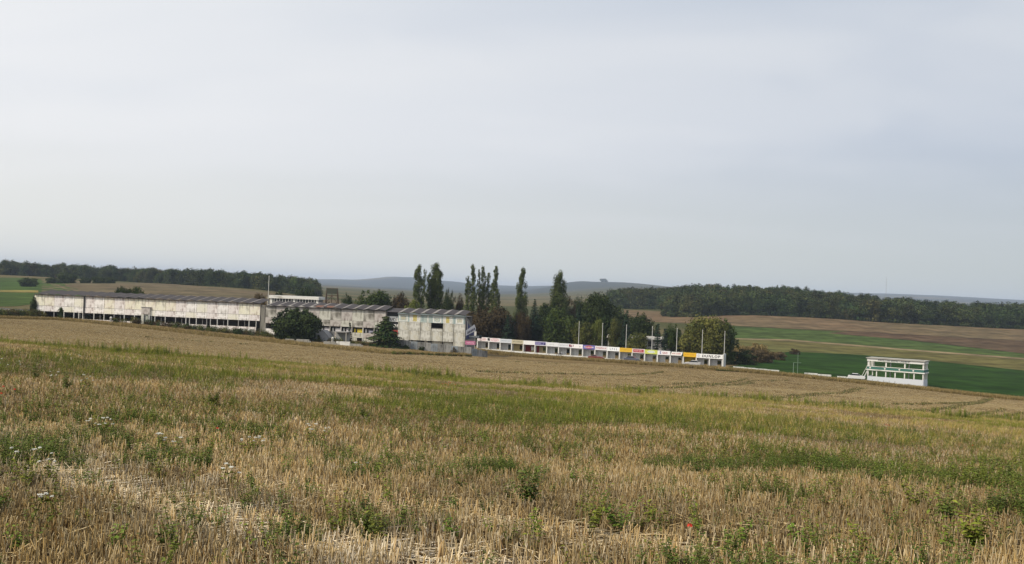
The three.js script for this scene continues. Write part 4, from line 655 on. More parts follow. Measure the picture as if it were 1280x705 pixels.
// ---------------------------------------------------------------- timing pavilion
{
  const A = at(1083.5, 477, 271), ang = R(-33), root = thing('pavilion', 'white two-storey open pavilion with a green balcony band', 'pavilion', [A[0], A[1] - 0.05, A[2]], ang);
  const L = 13.9, D = 5, W = M_WHITE, y1 = 1.55, y2 = 3.15, y3 = 4.1, y4 = 5.55, y5 = 6.25, teal = std(C(0.03, 0.13, 0.105), 0.6), blu = std(C(0.55, 0.58, 0.62), 0.8);
  part('base_wall', bx(L, y1 + 1.2, 0.2), blu, root, L / 2, (y1 - 1.2) / 2, -0.1); part('base_wall', bx(0.2, y1 + 1.2, D - 0.4), blu, root, L - 0.1, (y1 - 1.2) / 2, -D / 2); part('base_wall', bx(0.2, y1 + 1.2, D - 0.4), blu, root, 0.1, (y1 - 1.2) / 2, -D / 2); part('base_wall', bx(L, y1 + 0.6, 0.2), blu, root, L / 2, (y1 - 1.8) / 2, -D + 0.1);
  part('floor', bx(L - 0.2, 0.15, D - 0.2), M_CONC, root, L / 2, 0.2, -D / 2);
  for (let i = 0; i <= 6; i++) { part('lower_post', bx(0.26, y2 - y1, 0.26), W, root, clamp(i * L / 6, 0.14, L - 0.14), (y1 + y2) / 2, -0.12); if (i % 2 === 0) part('rear_post', bx(0.22, y2 - y1 + 0.6, 0.22), W, root, clamp(i * L / 6, 0.14, L - 0.14), (y1 + y2) / 2 - 0.3, -D + 0.14); }
  for (const z of [-1.7, -3.3]) { part('side_post', bx(0.2, y2 - y1, 0.2), W, root, L - 0.12, (y1 + y2) / 2, z); part('side_post', bx(0.2, y4 - y3, 0.2), W, root, L - 0.12, (y3 + y4) / 2, z); part('side_post', bx(0.2, y4 - y3, 0.2), W, root, 0.12, (y3 + y4) / 2, z); }
  part('storey_slab', bx(L + 0.5, 0.28, D + 0.5), W, root, L / 2, y2 + 0.1, -D / 2);
  part('balcony_band', bx(L, y3 - y2 - 0.3, 0.12), teal, root, L / 2, (y2 + y3) / 2 + 0.12, 0.08); part('balcony_band', bx(0.12, y3 - y2 - 0.3, D), teal, root, L + 0.06, (y2 + y3) / 2 + 0.12, -D / 2); part('balcony_band', bx(0.12, y3 - y2 - 0.3, D), teal, root, -0.06, (y2 + y3) / 2 + 0.12, -D / 2);
  part('handrail', bx(L + 0.3, 0.14, 0.2), W, root, L / 2, y3 + 0.05, 0.1); part('handrail', bx(0.2, 0.14, D), W, root, L + 0.06, y3 + 0.05, -D / 2 - 0.05);
  for (const x of [0.7, 4.4, 8.0, 11.4]) part('emblem', new THREE.CylinderGeometry(0.22, 0.22, 0.05, 14).rotateX(Math.PI / 2), W, root, x, (y2 + y3) / 2 + 0.12, 0.18);
  for (let i = 0; i <= 3; i++) { const x = clamp(i * L / 3, 0.16, L - 0.16); part('upper_post', bx(0.32, y4 - y3, 0.3), W, root, x, (y3 + y4) / 2, -0.12); part('rear_post', bx(0.26, y4 - y2, 0.26), W, root, x, (y2 + y4) / 2, -D + 0.14); }
  part('upper_post', bx(0.16, y4 - y3, 0.16), W, root, 0.85, (y3 + y4) / 2, -1); part('upper_post', bx(0.16, y4 - y3, 0.16), W, root, 1.35, (y3 + y4) / 2, -1.6);
  part('roof', bx(L + 0.7, 0.22, D + 0.8), M_CONC, root, L / 2, y5 + 0.02, -D / 2 + 0.1);
  part('name_fascia', bx(L + 0.2, y5 - y4, 0.16), sign(1024, 50, (c, w, h) => { fill(c, '#d9d9d6', 0, 0, w, h); txt(c, 'PAVILLON ANDRE LAMBERT', w * 0.48, h * 0.54, 44, '#2a3f3c'); }), root, L / 2, (y4 + y5) / 2 - 0.06, 0.16);
  part('side_fascia', bx(0.16, y5 - y4, D), W, root, L + 0.02, (y4 + y5) / 2 - 0.06, -D / 2 - 0.02);
  part('stair', slab([[-1.6, -0.2, 0.0], [0, y2, 0.0], [0, y2, -1.1], [-1.6, -0.2, -1.1]], 0.35), W, root); part('stair_rail', limb([-1.7, 0.7, 0.05], [-0.1, y2 + 0.9, 0.05], 0.06, 0.06), W, root);
  part('front_barrier', bx(8.4, 0.75, 0.2), W, root, 3.0, -0.35, 1.9); for (let i = 0; i < 6; i++) part('barrier_post', bx(0.09, 0.9, 0.09), M_PGREY, root, 0.4 + i * 1.4, 0.45, 1.9);
}
// white barrier walls along the road between the pits and the pavilion
for (const [px0, px1, py, h, lab] of [[916, 974, 463, 0.5, 'longest white barrier wall, beside the last pit box'], [1005, 1039, 470, 0.6, 'white barrier wall between the thin green posts and the pavilion'], [1046, 1069, 474, 0.55, 'short white barrier wall beside the parked white car']]) {
  const s = (px) => { const t = at(px, py, 1)[0]; return (t * 308 - PL[0]) / (UN[0] + UN[1] * t); }, s0 = s(px0), s1 = s(px1), L = s1 - s0, x0 = PL[0] + UN[0] * s0, z0 = PL[1] + UN[1] * s0, y0 = ground(x0, z0), x1 = PL[0] + UN[0] * s1, z1 = PL[1] + UN[1] * s1, t = thing('barrier_wall', lab, 'wall', [x0, y0, z0], PT, 'white barrier walls'), n = Math.max(2, Math.round(L / 3.4)); const drop = ground(x1, z1) - y0;
  for (let i = 0; i < n; i++) part('barrier_slab', bx(L / n - 0.06, h + 0.9, 0.25), M_PITW, t, (i + 0.5) * L / n, drop * (i + 0.5) / n + h / 2 - 0.45, 0);
}
{ // thin green posts with a crossbar
  const Z = 274, a = foot(996, Z), h1 = topH(998, 441, Z), h2 = topH(993, 453, Z), m = std(C(0.16, 0.22, 0.17), 0.6), t = thing('signal_gantry', 'pair of thin green posts with a crossbar at the field edge', 'posts', a); part('tall_post', limb([0.5, -0.3, 0], [0.5, h1, 0], 0.07, 0.05), m, t); part('short_post', limb([-0.6, -0.3, 0], [-0.6, h2, 0], 0.09, 0.08), m, t); part('crossbar', limb([-0.6, h2 - 0.05, 0], [1.4, h2 - 0.05, 0], 0.05, 0.05), m, t);
}
// ---------------------------------------------------------------- cars and motorcycle before the pits
const M_GLASS = std(C(0.03, 0.035, 0.04), 0.08), M_TYRE = std(C(0.02, 0.02, 0.02), 0.9), M_RIM = std(C(0.4, 0.4, 0.4), 0.35, { metalness: 0.7 });
function car(name, label, pos, turn, paint, kind) {
  const t = thing(name, label, 'car', pos, turn, 'cars parked by the pits'), m = new THREE.MeshPhysicalMaterial({ color: C(...paint), roughness: 0.45, clearcoat: 0.6, clearcoatRoughness: 0.15 });
  const low = kind === 'sport', P = low ? [[-2.1, 0.3], [2.1, 0.3], [2.15, 0.62], [1.7, 0.76], [0.75, 0.86], [-1.4, 0.9], [-2.0, 0.84], [-2.15, 0.6]] : [[-2.1, 0.32], [2.05, 0.32], [2.1, 0.7], [1.9, 0.88], [0.95, 0.98], [-1.6, 1.02], [-2.05, 0.95], [-2.12, 0.65]];
  const K = low ? [[0.55, 0.86], [-0.1, 1.2], [-0.85, 1.22], [-1.55, 0.88]] : [[1.0, 0.97], [0.35, 1.44], [-1.1, 1.47], [-1.75, 1.02]];
  const ex = (p, d, bev) => { const g = new THREE.ExtrudeGeometry(new THREE.Shape(p.map((q) => new THREE.Vector2(...q))), { depth: d, bevelEnabled: true, bevelSize: bev, bevelThickness: bev, bevelSegments: 2 }); return g.translate(0, 0, -d / 2); };
  part('body', ex(P, 1.55, 0.07), m, t); const cab = part('cabin', ex(K, 1.25, 0.06), M_GLASS, t); part('roof_panel', ex([K[1], K[2], [K[2][0] + 0.05, K[2][1] + 0.05], [K[1][0] - 0.05, K[1][1] + 0.06]].map(([a, b]) => [a, b + 0.02]), 1.2, 0.04), m, cab);
  for (const [x, z] of [[1.3, 0.72], [1.3, -0.72], [-1.3, 0.72], [-1.3, -0.72]]) { const wl = part('wheel', new THREE.CylinderGeometry(0.32, 0.32, 0.2, 18).rotateX(Math.PI / 2), M_TYRE, t, x, 0.32, z); part('rim', new THREE.CylinderGeometry(0.19, 0.19, 0.21, 14).rotateX(Math.PI / 2), M_RIM, wl); }
  for (const z of [-0.55, 0.55]) { part('headlight', bx(0.08, 0.14, 0.3), M_WHITE, t, 2.14, 0.66, z); part('tail_light', bx(0.08, 0.13, 0.3), std(C(0.3, 0.02, 0.02), 0.4), t, -2.14, 0.74, z); }
  return t;
}
const onRoad = (px, w, py = 448) => { const t = at(px, py, 1)[0], s = (t * 308 - PL[0] + UN[1] * w + t * 0) / (UN[0] + UN[1] * t), x = PL[0] + UN[0] * s - UN[1] * w, z = PL[1] + UN[1] * s + UN[0] * w; return [x, ground(x, z) + 0.12, z]; };
car('sports_car', 'low dark red open sports car parked before the pits', onRoad(743, 6.5), PT, [0.14, 0.012, 0.012], 'sport');
car('parked_car', 'dark blue-grey car parked below the yellow and red fascias', onRoad(787, 6.5), PT, [0.07, 0.08, 0.12]);
car('parked_car', 'silver car parked before the yellow pit box', onRoad(861, 6.5), PT + Math.PI, [0.42, 0.42, 0.42]);
car('parked_car', 'white car parked at the stair of the pavilion', onRoad(1069, 1.0, 472), PT, [0.62, 0.62, 0.62]);
{ const p = onRoad(699, 2.2), t = thing('motorcycle', 'dark motorcycle parked before the grey pit boxes', 'motorcycle', p, PT), m = std(C(0.03, 0.03, 0.035), 0.4); for (const x of [-0.72, 0.72]) part('wheel', new THREE.TorusGeometry(0.29, 0.06, 8, 20), M_TYRE, t, x, 0.35, 0); part('frame', mergeGeometries([limb([-0.72, 0.35, 0], [0.1, 0.6, 0], 0.06, 0.06), limb([0.1, 0.6, 0], [0.5, 0.95, 0], 0.06, 0.06), limb([0.72, 0.35, 0], [0.45, 1.02, 0], 0.05, 0.05), bxAt(0.5, 0.35, 0.28, 0, 0.42, 0)]), M_PGREY, t); part('tank', new THREE.SphereGeometry(0.26, 12, 8).scale(1.2, 0.65, 0.7), m, t, 0.18, 0.86, 0); part('seat', bx(0.7, 0.12, 0.26), m, t, -0.38, 0.8, 0); part('handlebar', limb([0.4, 1.08, -0.35], [0.4, 1.08, 0.35], 0.025, 0.025), m, t); part('fairing', new THREE.SphereGeometry(0.2, 10, 8), std(C(0.4, 0.4, 0.42), 0.4), t, 0.55, 0.98, 0); }
{ const p = onRoad(902.5, -0.9, 458), t = thing('waste_bin', 'dark bin standing at the last pit box', 'bin', p); part('body', new THREE.CylinderGeometry(0.3, 0.25, 1.1, 14).translate(0, 0.55, 0), M_PIPE, t); part('lid', new THREE.SphereGeometry(0.31, 14, 8, 0, 6.3, 0, 1.6).scale(1, 0.5, 1).translate(0, 1.1, 0), M_PIPE, t); }
console.log('buildings done');
// ---------------------------------------------------------------- stubble, weeds and grass of the near field
const M_STRAW = new THREE.MeshPhysicalMaterial({ specularIntensity: 0.35, vertexColors: true, roughness: 0.75, side: THREE.DoubleSide });
const M_HERB = new THREE.MeshPhysicalMaterial({ specularIntensity: 0.3, vertexColors: true, roughness: 0.7, side: THREE.DoubleSide });
class Blades extends Leaves {
  stem(x, y, z, dx, dy, dz, r0, r1, c) {         // three-sided stalk
    const l = Math.hypot(dx, dy, dz), ux = -dz / (Math.hypot(dx, dz) || 1), uz = dx / (Math.hypot(dx, dz) || 1), b = this.p.length / 3; let ax = ux || 1, az = uz || 0; if (Math.hypot(dx, dz) < 1e-5) { ax = 1; az = 0; }
    const bx_ = (dy * az) / l, by = (dz * ax - dx * az) / l, bz = (-dy * ax) / l;
    for (const [px, py, pz, r] of [[x, y, z, r0], [x + dx, y + dy, z + dz, r1]]) for (let k = 0; k < 3; k++) { const a = k * 2.0944, ca = Math.cos(a) * r, sa = Math.sin(a) * r; this.p.push(px + ax * ca + bx_ * sa, py + by * sa, pz + az * ca + bz * sa); this.c.push(...c); }
    for (let k = 0; k < 3; k++) { const m = (k + 1) % 3; this.i.push(b + k, b + m, b + 3 + m, b + k, b + 3 + m, b + 3 + k); }
  }
  blade(x, y, z, h, lx, lz, w, c, bend = 0.35) {  // curved flat grass blade
    const a = Math.atan2(lx, lz) + 1.57, sx = Math.sin(a) * w * 0.5, sz = Math.cos(a) * w * 0.5, b = this.p.length / 3;
    this.p.push(x - sx, y, z - sz, x + sx, y, z + sz, x + lx * bend - sx * 0.8, y + h * 0.6, z + lz * bend - sz * 0.8, x + lx * bend + sx * 0.8, y + h * 0.6, z + lz * bend + sz * 0.8, x + lx, y + h, z + lz);
    for (let k = 0; k < 5; k++) this.c.push(...c); this.i.push(b, b + 1, b + 3, b, b + 3, b + 2, b + 2, b + 3, b + 4);
  }
}
const mixc = (a, b, t, v = 1) => [0, 1, 2].map((k) => lerp(a[k], b[k], t) * v);
const GOLD = [0.44, 0.315, 0.125], GREYST = [0.54, 0.45, 0.265], BROWNST = [0.20, 0.122, 0.048], PALEST = [0.62, 0.54, 0.38];
function stubbleClump(seed, n, sx, sz, h, r, flat = 0) {
  const rand = rng(seed), B = new Blades();
  for (let k = 0; k < n; k++) {
    const x = (rand() - 0.5) * sx, z = (rand() - 0.5) * sz, hh = h * (0.55 + 0.6 * rand()), t = rand(), c = flat ? mixc(GREYST, PALEST, rand() * 0.8, 0.6 + 0.45 * rand()) : t < 0.36 ? mixc(GOLD, BROWNST, rand(), 0.8 + 0.4 * rand()) : t > 0.88 ? mixc(GREYST, PALEST, rand()) : mixc(GOLD, GREYST, rand(), 0.7 + 0.6 * rand());
    const lean = flat ? 1.4 + rand() * 1.8 : 0.10 + (rand() < 0.12 ? 0.6 : 0.12) * rand(), a = flat ? (rand() - 0.5) * 1.4 : rand() * 6.28;
    B.stem(x, -0.02, z, Math.cos(a) * hh * lean, hh * (flat ? 0.45 : 1), Math.sin(a) * hh * lean, r, r * 0.8, c);
    if (rand() < 0.35) B.blade(x, 0, z, hh * (0.4 + 0.5 * rand()), (rand() - 0.5) * 0.14, (rand() - 0.5) * 0.14, r * 2.6, mixc(GREYST, BROWNST, rand(), 0.9), 0.5);
  }
  return B.geo();
}
const ROWDIR = Math.atan2(5.2, 5.5);   // drill rows run down to the right, towards the observer
const rowX = [Math.cos(ROWDIR), Math.sin(ROWDIR)];
const trackA = (() => { const a = hit(0, 572), b = hit(478, 700); return { p: a, d: [(b[0] - a[0]), (b[2] - a[2])] }; })();
const trackB = (() => { const a = hit(960, 572), b = hit(1290, 626); return { p: a, d: [(b[0] - a[0]), (b[2] - a[2])] }; })();
const trackDist = (T, x, z) => { const l = Math.hypot(...T.d); return ((x - T.p[0]) * T.d[1] - (z - T.p[2]) * T.d[0]) / l; };
const edgeZ = (x) => 90 - 16 * sstep(-0.15, -0.5, x / 85) + 3 * (fbm(x / 9, 1, 5, 2) - 0.5) * 2;         // far end of the near field, along its rank weeds
// how green a spot is: the rank band along the far end, the wheel track on the right, scattered patches
function green(x, z) {
  const Z = -z, t = x / Z; const n = fbm(x / 7, z / 7, 201, 3), n2 = fbm(x / 2.2, z / 2.2, 211, 2);
  const ez = edgeZ(x); let g = 0;
  g = Math.max(g, sstep(ez - 13, ez - 6, Z) * (1 - sstep(ez - 1, ez + 1, Z)) * (0.75 + 0.5 * n));
  g = Math.max(g, sstep(27, 33, Z + (n - 0.5) * 12) * (1 - sstep(50, 62, Z + (n - 0.5) * 14)) * sstep(0.32, 0.56, n + 0.12 * sstep(-0.1, 0.25, t)) * (1 - 0.6 * sstep(0.22, 0.42, t)) * (1 - 0.62 * sstep(-0.16, -0.34, t)));
  g = Math.max(g, sstep(45, 60, Z) * (1 - sstep(ez - 3, ez, Z)) * sstep(0.42, 0.62, n) * 0.75 * (1 - 0.5 * sstep(-0.16, -0.34, t)));
  g = Math.max(g, (1 - sstep(0.5, 1.1, Math.abs(trackDist(trackB, x, z) + (n2 - 0.5) * 0.8))) * 0.95 * sstep(3.5, 6.5, x));
  g = Math.max(g, sstep(0.38, 0.6, n2 * 0.6 + n * 0.4) * 0.95 * sstep(2.2, 4.2, x) * (1 - sstep(11, 14, Z)), sstep(0.46, 0.66, n2) * 0.4 * sstep(10, 20, Z) * (1 - sstep(26, 32, Z)));
  g = Math.max(g, sstep(0.58, 0.74, n) * 0.55, sstep(0.66, 0.82, n2) * 0.35 * sstep(0.35, 0.6, n));
  return g;
}
function scatter(name, label, cat, geos, mat, spots, tint) {   // spots: [x, z, turn, scale, tone]
  const per = geos.map(() => []); spots.forEach((s, i) => per[Math.floor(hash2(i, 7, 3) * geos.length)].push(s));
  const root = new THREE.Group(); root.name = name; scene.add(root); tag(root, label, cat, null, 'stuff');
  const m4 = new THREE.Matrix4(), q = new THREE.Quaternion(), up = new THREE.Vector3(0, 1, 0), v = new THREE.Vector3(), sc = new THREE.Vector3();
  geos.forEach((g, k) => { const L = per[k]; if (!L.length) return; const im = new THREE.InstancedMesh(g, mat, L.length); im.name = 'tufts'; im.userData.kind = 'stuff'; im.castShadow = im.receiveShadow = true; L.forEach((s, i) => { m4.compose(v.set(s[0], ground(s[0], s[1]) + (s[5] || 0), s[1]), q.setFromAxisAngle(up, s[2]), sc.set(s[3], s[3] * (s[6] ?? 1), s[3])); im.setMatrixAt(i, m4); im.setColorAt(i, tint(s)); }); root.add(im); });
  return root;
}
{ // stubble
  const rand = rng(4001), stand = [], flat = [], mid = [], far = [];
  const near = [0, 1, 2, 3, 4, 5].map((k) => stubbleClump(500 + k, 8, 0.15, 0.05, 0.17, 0.0046)), fl = [0, 1, 2, 3].map((k) => stubbleClump(520 + k, 9, 0.22, 0.18, 0.22, 0.0046, 1)), md = [0, 1, 2, 3].map((k) => stubbleClump(540 + k, 16, 0.26, 0.09, 0.17, 0.0062)), fr = [0, 1, 2, 3].map((k) => stubbleClump(560 + k, 22, 0.6, 0.2, 0.17, 0.010));
  const walk = (Z0, Z1, row, step, out, prob) => {
    // rows in field coordinates (a along, b across)
    const W = Z1 * 0.62 + 3, lo = -(W + Z1), hi = W + Z1; for (let b = lo; b < hi; b += row) for (let a = lo; a < hi; a += step) {
      const ja = a + (rand() - 0.5) * step, jb = b + (rand() - 0.5) * row * 0.28, x = rowX[0] * ja - rowX[1] * jb, z = rowX[1] * ja + rowX[0] * jb, Z = -z; if (Z < Z0 || Z > Z1 || Math.abs(x) > Z * 0.6 + 1.5 || Z > edgeZ(x)) continue;
      const patch = fbm(x / 2.6, z / 2.6, 301, 3), tone = fbm(x / 5, z / 5, 311, 3), g = green(x, z); if (rand() > prob * (0.55 + 0.75 * sstep(0.25, 0.5, patch)) * (1 - 0.45 * g)) continue;
      const dA = Math.abs(trackDist(trackA, x, z) + (patch - 0.5) * 0.5), dA2 = Math.abs(trackDist(trackA, x, z) - 1.75 + (patch - 0.5) * 0.5);
      const run = dA < 0.42 || dA2 < 0.36; (run && Z < 30 && rand() < 0.45 ? flat : out).push([x, z, -ROWDIR + (run ? (rand() - 0.5) * 0.9 : (rand() < 0.5 ? Math.PI : 0) + (rand() - 0.5) * 0.3), 0.8 + 0.45 * rand(), run ? 0.9 : tone * (1 - 0.45 * (1 - sstep(0.42, 1.0, dA)) * (trackDist(trackA, x, z) < 0 ? 1 : 0.4)), 0, 0.7 + 0.6 * tone]);
    }
  };
  walk(5.2, 17, 0.135, 0.125, stand, 0.95); walk(17, 42, 0.17, 0.24, mid, 0.95); walk(42, 96, 0.42, 0.6, far, 0.95);
  const tint = (s) => { const r = hash2(Math.round(s[0] * 50), Math.round(s[1] * 50), 5), pink = fbm(s[0] / 9, s[1] / 9, 321, 2), v = (0.62 + 0.55 * r) * lerp(0.62, 1.2, clamp(s[4] * 1.7 - 0.35, 0, 1)); const pale = (1 - sstep(0.5, 1.5, Math.abs(trackDist(trackA, s[0], s[1]) - 0.1))) * (1 - sstep(-1.5, 1.5, s[0])) * sstep(0.3, 0.55, fbm(s[0] / 0.8, s[1] / 0.8, 327, 2)); return C(v * lerp(1, 1.18, pale), v * lerp(0.95, 1.0, pink) * lerp(1, 1.26, pale), v * lerp(0.86, 1.12, pink) * lerp(1, 1.5, pale)); };
  scatter('stubble', 'brown and straw-coloured cut cereal stubble close up', 'stubble', near, M_STRAW, stand, tint);
  scatter('flattened_stubble', 'pale flattened straw in the wheel tracks', 'straw', fl, M_STRAW, flat, tint);
  scatter('middle_stubble', 'straw-coloured stubble of the middle field', 'stubble', md, M_STRAW, mid, tint);
  scatter('distant_stubble', 'dull tan stubble reaching to the weedy edge of the near field', 'stubble', fr, M_STRAW, far, tint);
  // loose straw lying about
  const bits = [0, 1, 2].map((k) => { const r = rng(600 + k), B = new Blades(); for (let i = 0; i < 5; i++) { const a = r() * 6.28, l = 0.1 + 0.22 * r(); B.stem((r() - 0.5) * 0.4, 0.015 + r() * 0.05, (r() - 0.5) * 0.4, Math.cos(a) * l, (r() - 0.3) * 0.05, Math.sin(a) * l, 0.003, 0.0025, mixc(GREYST, GOLD, r() * 0.6, 1.1)); } return B.geo(); });
  const loose = []; for (let i = 0; i < 5200; i++) { const Z = 5.5 + 26 * Math.pow(rand(), 0.7), x = (rand() * 2 - 1) * Z * 0.58; loose.push([x, -Z, rand() * 6.28, 0.8 + 0.6 * rand(), 0.6]); }
  scatter('loose_straw', 'loose straw lying on the soil between the stubble', 'straw', bits, M_STRAW, loose, tint);
  console.log('stubble', stand.length, flat.length, mid.length, far.length);
}
// grass tufts and broad-leaved weeds
const GRN = [[0.105, 0.140, 0.013], [0.195, 0.215, 0.030]], YGR = [[0.21, 0.20, 0.035], [0.31, 0.26, 0.065]], DGR = [[0.050, 0.080, 0.014], [0.100, 0.132, 0.024]];
function grassTuft(seed, n, h, spread, w, pal, dry = 0.15) { const r = rng(seed), B = new Blades(); for (let k = 0; k < n; k++) { const a = r() * 6.28, q = Math.sqrt(r()) * spread, hh = h * (0.45 + 0.65 * r()), l = hh * (0.1 + 0.4 * r()), c = r() < dry ? mixc(GREYST, GOLD, r(), 0.75) : mixc(pal[0], pal[1], r(), 0.8 + 0.4 * r()); B.blade(Math.cos(a) * q, -0.02, Math.sin(a) * q, hh, Math.cos(a + (r() - 0.5)) * l, Math.sin(a + (r() - 0.5)) * l, w * (0.7 + 0.6 * r()), c); } return B.geo(); }
function leafyWeed(seed, h, nst, pal, leaf = 0.055, spread = 0.1) {
  const r = rng(seed), B = new Blades(), S = new Blades();
  for (let k = 0; k < nst; k++) {
    const a = r() * 6.28, hh = h * (0.35 + 0.7 * r()), lx = Math.cos(a) * spread * hh * 7 * Math.pow(r(), 0.7), lz = Math.sin(a) * spread * hh * 7 * Math.pow(r(), 0.7), x0 = (r() - 0.5) * 0.05, z0 = (r() - 0.5) * 0.05; S.stem(x0, -0.02, z0, lx, hh, lz, 0.0032, 0.0015, mixc(pal[0], [0.12, 0.08, 0.04], 0.3));
    const nl = Math.round(hh / 0.013); for (let i = 0; i < nl; i++) { const f = 0.22 + 0.78 * (i + r()) / nl, b = i * 2.4 + r(), ls = leaf * (0.45 + 0.55 * r()) * (1.1 - 0.45 * f), d = ls * 0.75; B.quad(x0 + lx * f + Math.cos(b) * d, hh * f + (r() - 0.3) * 0.02, z0 + lz * f + Math.sin(b) * d, Math.cos(b) * 0.3 + (r() - 0.5) * 0.6, 1, Math.sin(b) * 0.3 + (r() - 0.5) * 0.6, ls * 1.6, 0.5, -b + 1.57 * (r() > 0.5 ? 1 : 0.8), mixc(pal[0], pal[1], clamp(f * 0.8 + (r() - 0.5) * 0.6, 0, 1), 0.85 + 0.35 * r())); }
  }
  return [B.geo(), S.geo()];
}
const greenTint = (s) => { const v = 0.75 + 0.55 * (s[4] ?? 0.5), r = hash2(Math.round(s[0] * 40), Math.round(s[1] * 40), 9); return C(v * (0.9 + 0.3 * r), v, v * (0.85 + 0.2 * r)); };
{
  const rand = rng(7001), band = [], yband = [], low = [], dark = [], near = [];
  for (let i = 0; i < 400000 && band.length < 19000; i++) {
    const Z = 24 + 70 * Math.sqrt(rand()), x = (rand() * 2 - 1) * Z * 0.6; if (Z > edgeZ(x)) continue; const pt = fbm(x / 3.2, Z / 3.2, 337, 3), g = green(x, -Z) * sstep(0.3, 0.58, pt + 0.12); if (rand() > g * g) continue;
    const y = fbm(x / 11, Z / 11, 331, 2) + 0.28 * sstep(-0.1, 0.35, x / Z) - 0.05; (rand() < sstep(0.45, 0.75, y) * 0.8 ? yband : band).push([x, -Z, rand() * 6.28, 0.65 + 0.6 * rand(), rand()]);
  }
  for (let i = 0; i < 120000 && low.length < 11500; i++) { const Z = 5.5 + 40 * Math.pow(rand(), 0.8), x = (rand() * 2 - 1) * Z * 0.58; if (rand() > Math.pow(green(x, -Z), 1.3) + 0.035) continue; low.push([x, -Z, rand() * 6.28, 0.6 + 0.8 * rand(), rand()]); }
  for (let i = 0; i < 60000 && near.length < 2500; i++) { const Z = 5.4 + 14 * rand(), x = (rand() * 2 - 1) * Z * 0.58, a = fbm(x / 1.5, Z / 1.5, 361, 3), b = fbm(x / 5, Z / 5, 371, 2); if (rand() > sstep(0.47, 0.68, a + 0.22 * (b - 0.5) + 0.07 * sstep(1, 4, x) - 0.07 * (1 - sstep(-1, 2, x))) + 0.03) continue; if (Z < 9.5 && rand() < 0.6) continue; near.push([x, -Z, rand() * 6.28, 0.45 + 0.75 * rand(), rand()]); }
  for (let i = 0; i < 9000; i++) { const x = (rand() * 2 - 1) * 58, e = edgeZ(x), Z = e - 7 * Math.pow(rand(), 1.6); if (Math.abs(x) > Z * 0.62) continue; const n = fbm(x / 2.4, 3, 341, 2); if (rand() > 0.55 * sstep(0.25, 0.7, n) + 0.18) continue; dark.push([x, -Z, rand() * 6.28, (0.3 + 0.85 * Math.pow(rand(), 2)) * (0.6 + 0.8 * n), 0.3 + rand() * 0.9]); }
  const tufts = [0, 1, 2, 3].map((k) => grassTuft(700 + k, 20, 0.34, 0.16, 0.012, GRN, 0.2)), ytufts = [0, 1, 2].map((k) => grassTuft(720 + k, 20, 0.36, 0.17, 0.011, YGR, 0.4));
  const weeds = [0, 1, 2, 3, 4].map((k) => mergeGeometries(leafyWeed(740 + k, 0.2 + 0.05 * k, 3 + (k % 3), k % 3 ? [[0.075, 0.108, 0.013], [0.140, 0.165, 0.026]] : DGR, 0.036))), rank = [0, 1, 2].map((k) => mergeGeometries([...leafyWeed(760 + k, 0.62 + 0.1 * k, 4, k ? GRN : DGR, 0.06, 0.03), grassTuft(770 + k, 10, 0.5, 0.15, 0.014, DGR, 0.1)]));
  scatter('green_weeds', 'fresh green grass and weeds growing through the stubble', 'weeds', tufts, M_HERB, band, greenTint);
  scatter('dry_grass', 'yellowing grass in the weedy part of the stubble', 'grass', ytufts, M_HERB, yband, greenTint);
  scatter('leafy_weeds', 'small leafy weeds scattered among the stubble', 'weeds', weeds, M_HERB, low, greenTint);
  scatter('near_weeds', 'patches of dark green leafy weeds in the close stubble', 'weeds', [0, 1, 2, 3, 4].map((k) => mergeGeometries([...leafyWeed(780 + k, 0.2 + 0.03 * k, 5 + k, k % 2 ? DGR : [[0.042, 0.075, 0.012], [0.098, 0.135, 0.022]], 0.034, 0.13), ...(k > 2 ? [grassTuft(790 + k, 14, 0.2, 0.08, 0.007, GRN, 0.25)] : [])])), M_HERB, near, greenTint);
  scatter('rank_weeds', 'tall dark weeds lining the far end of the near field', 'weeds', rank, M_HERB, dark, greenTint);
  console.log('weeds', band.length, yband.length, low.length, dark.length);
}
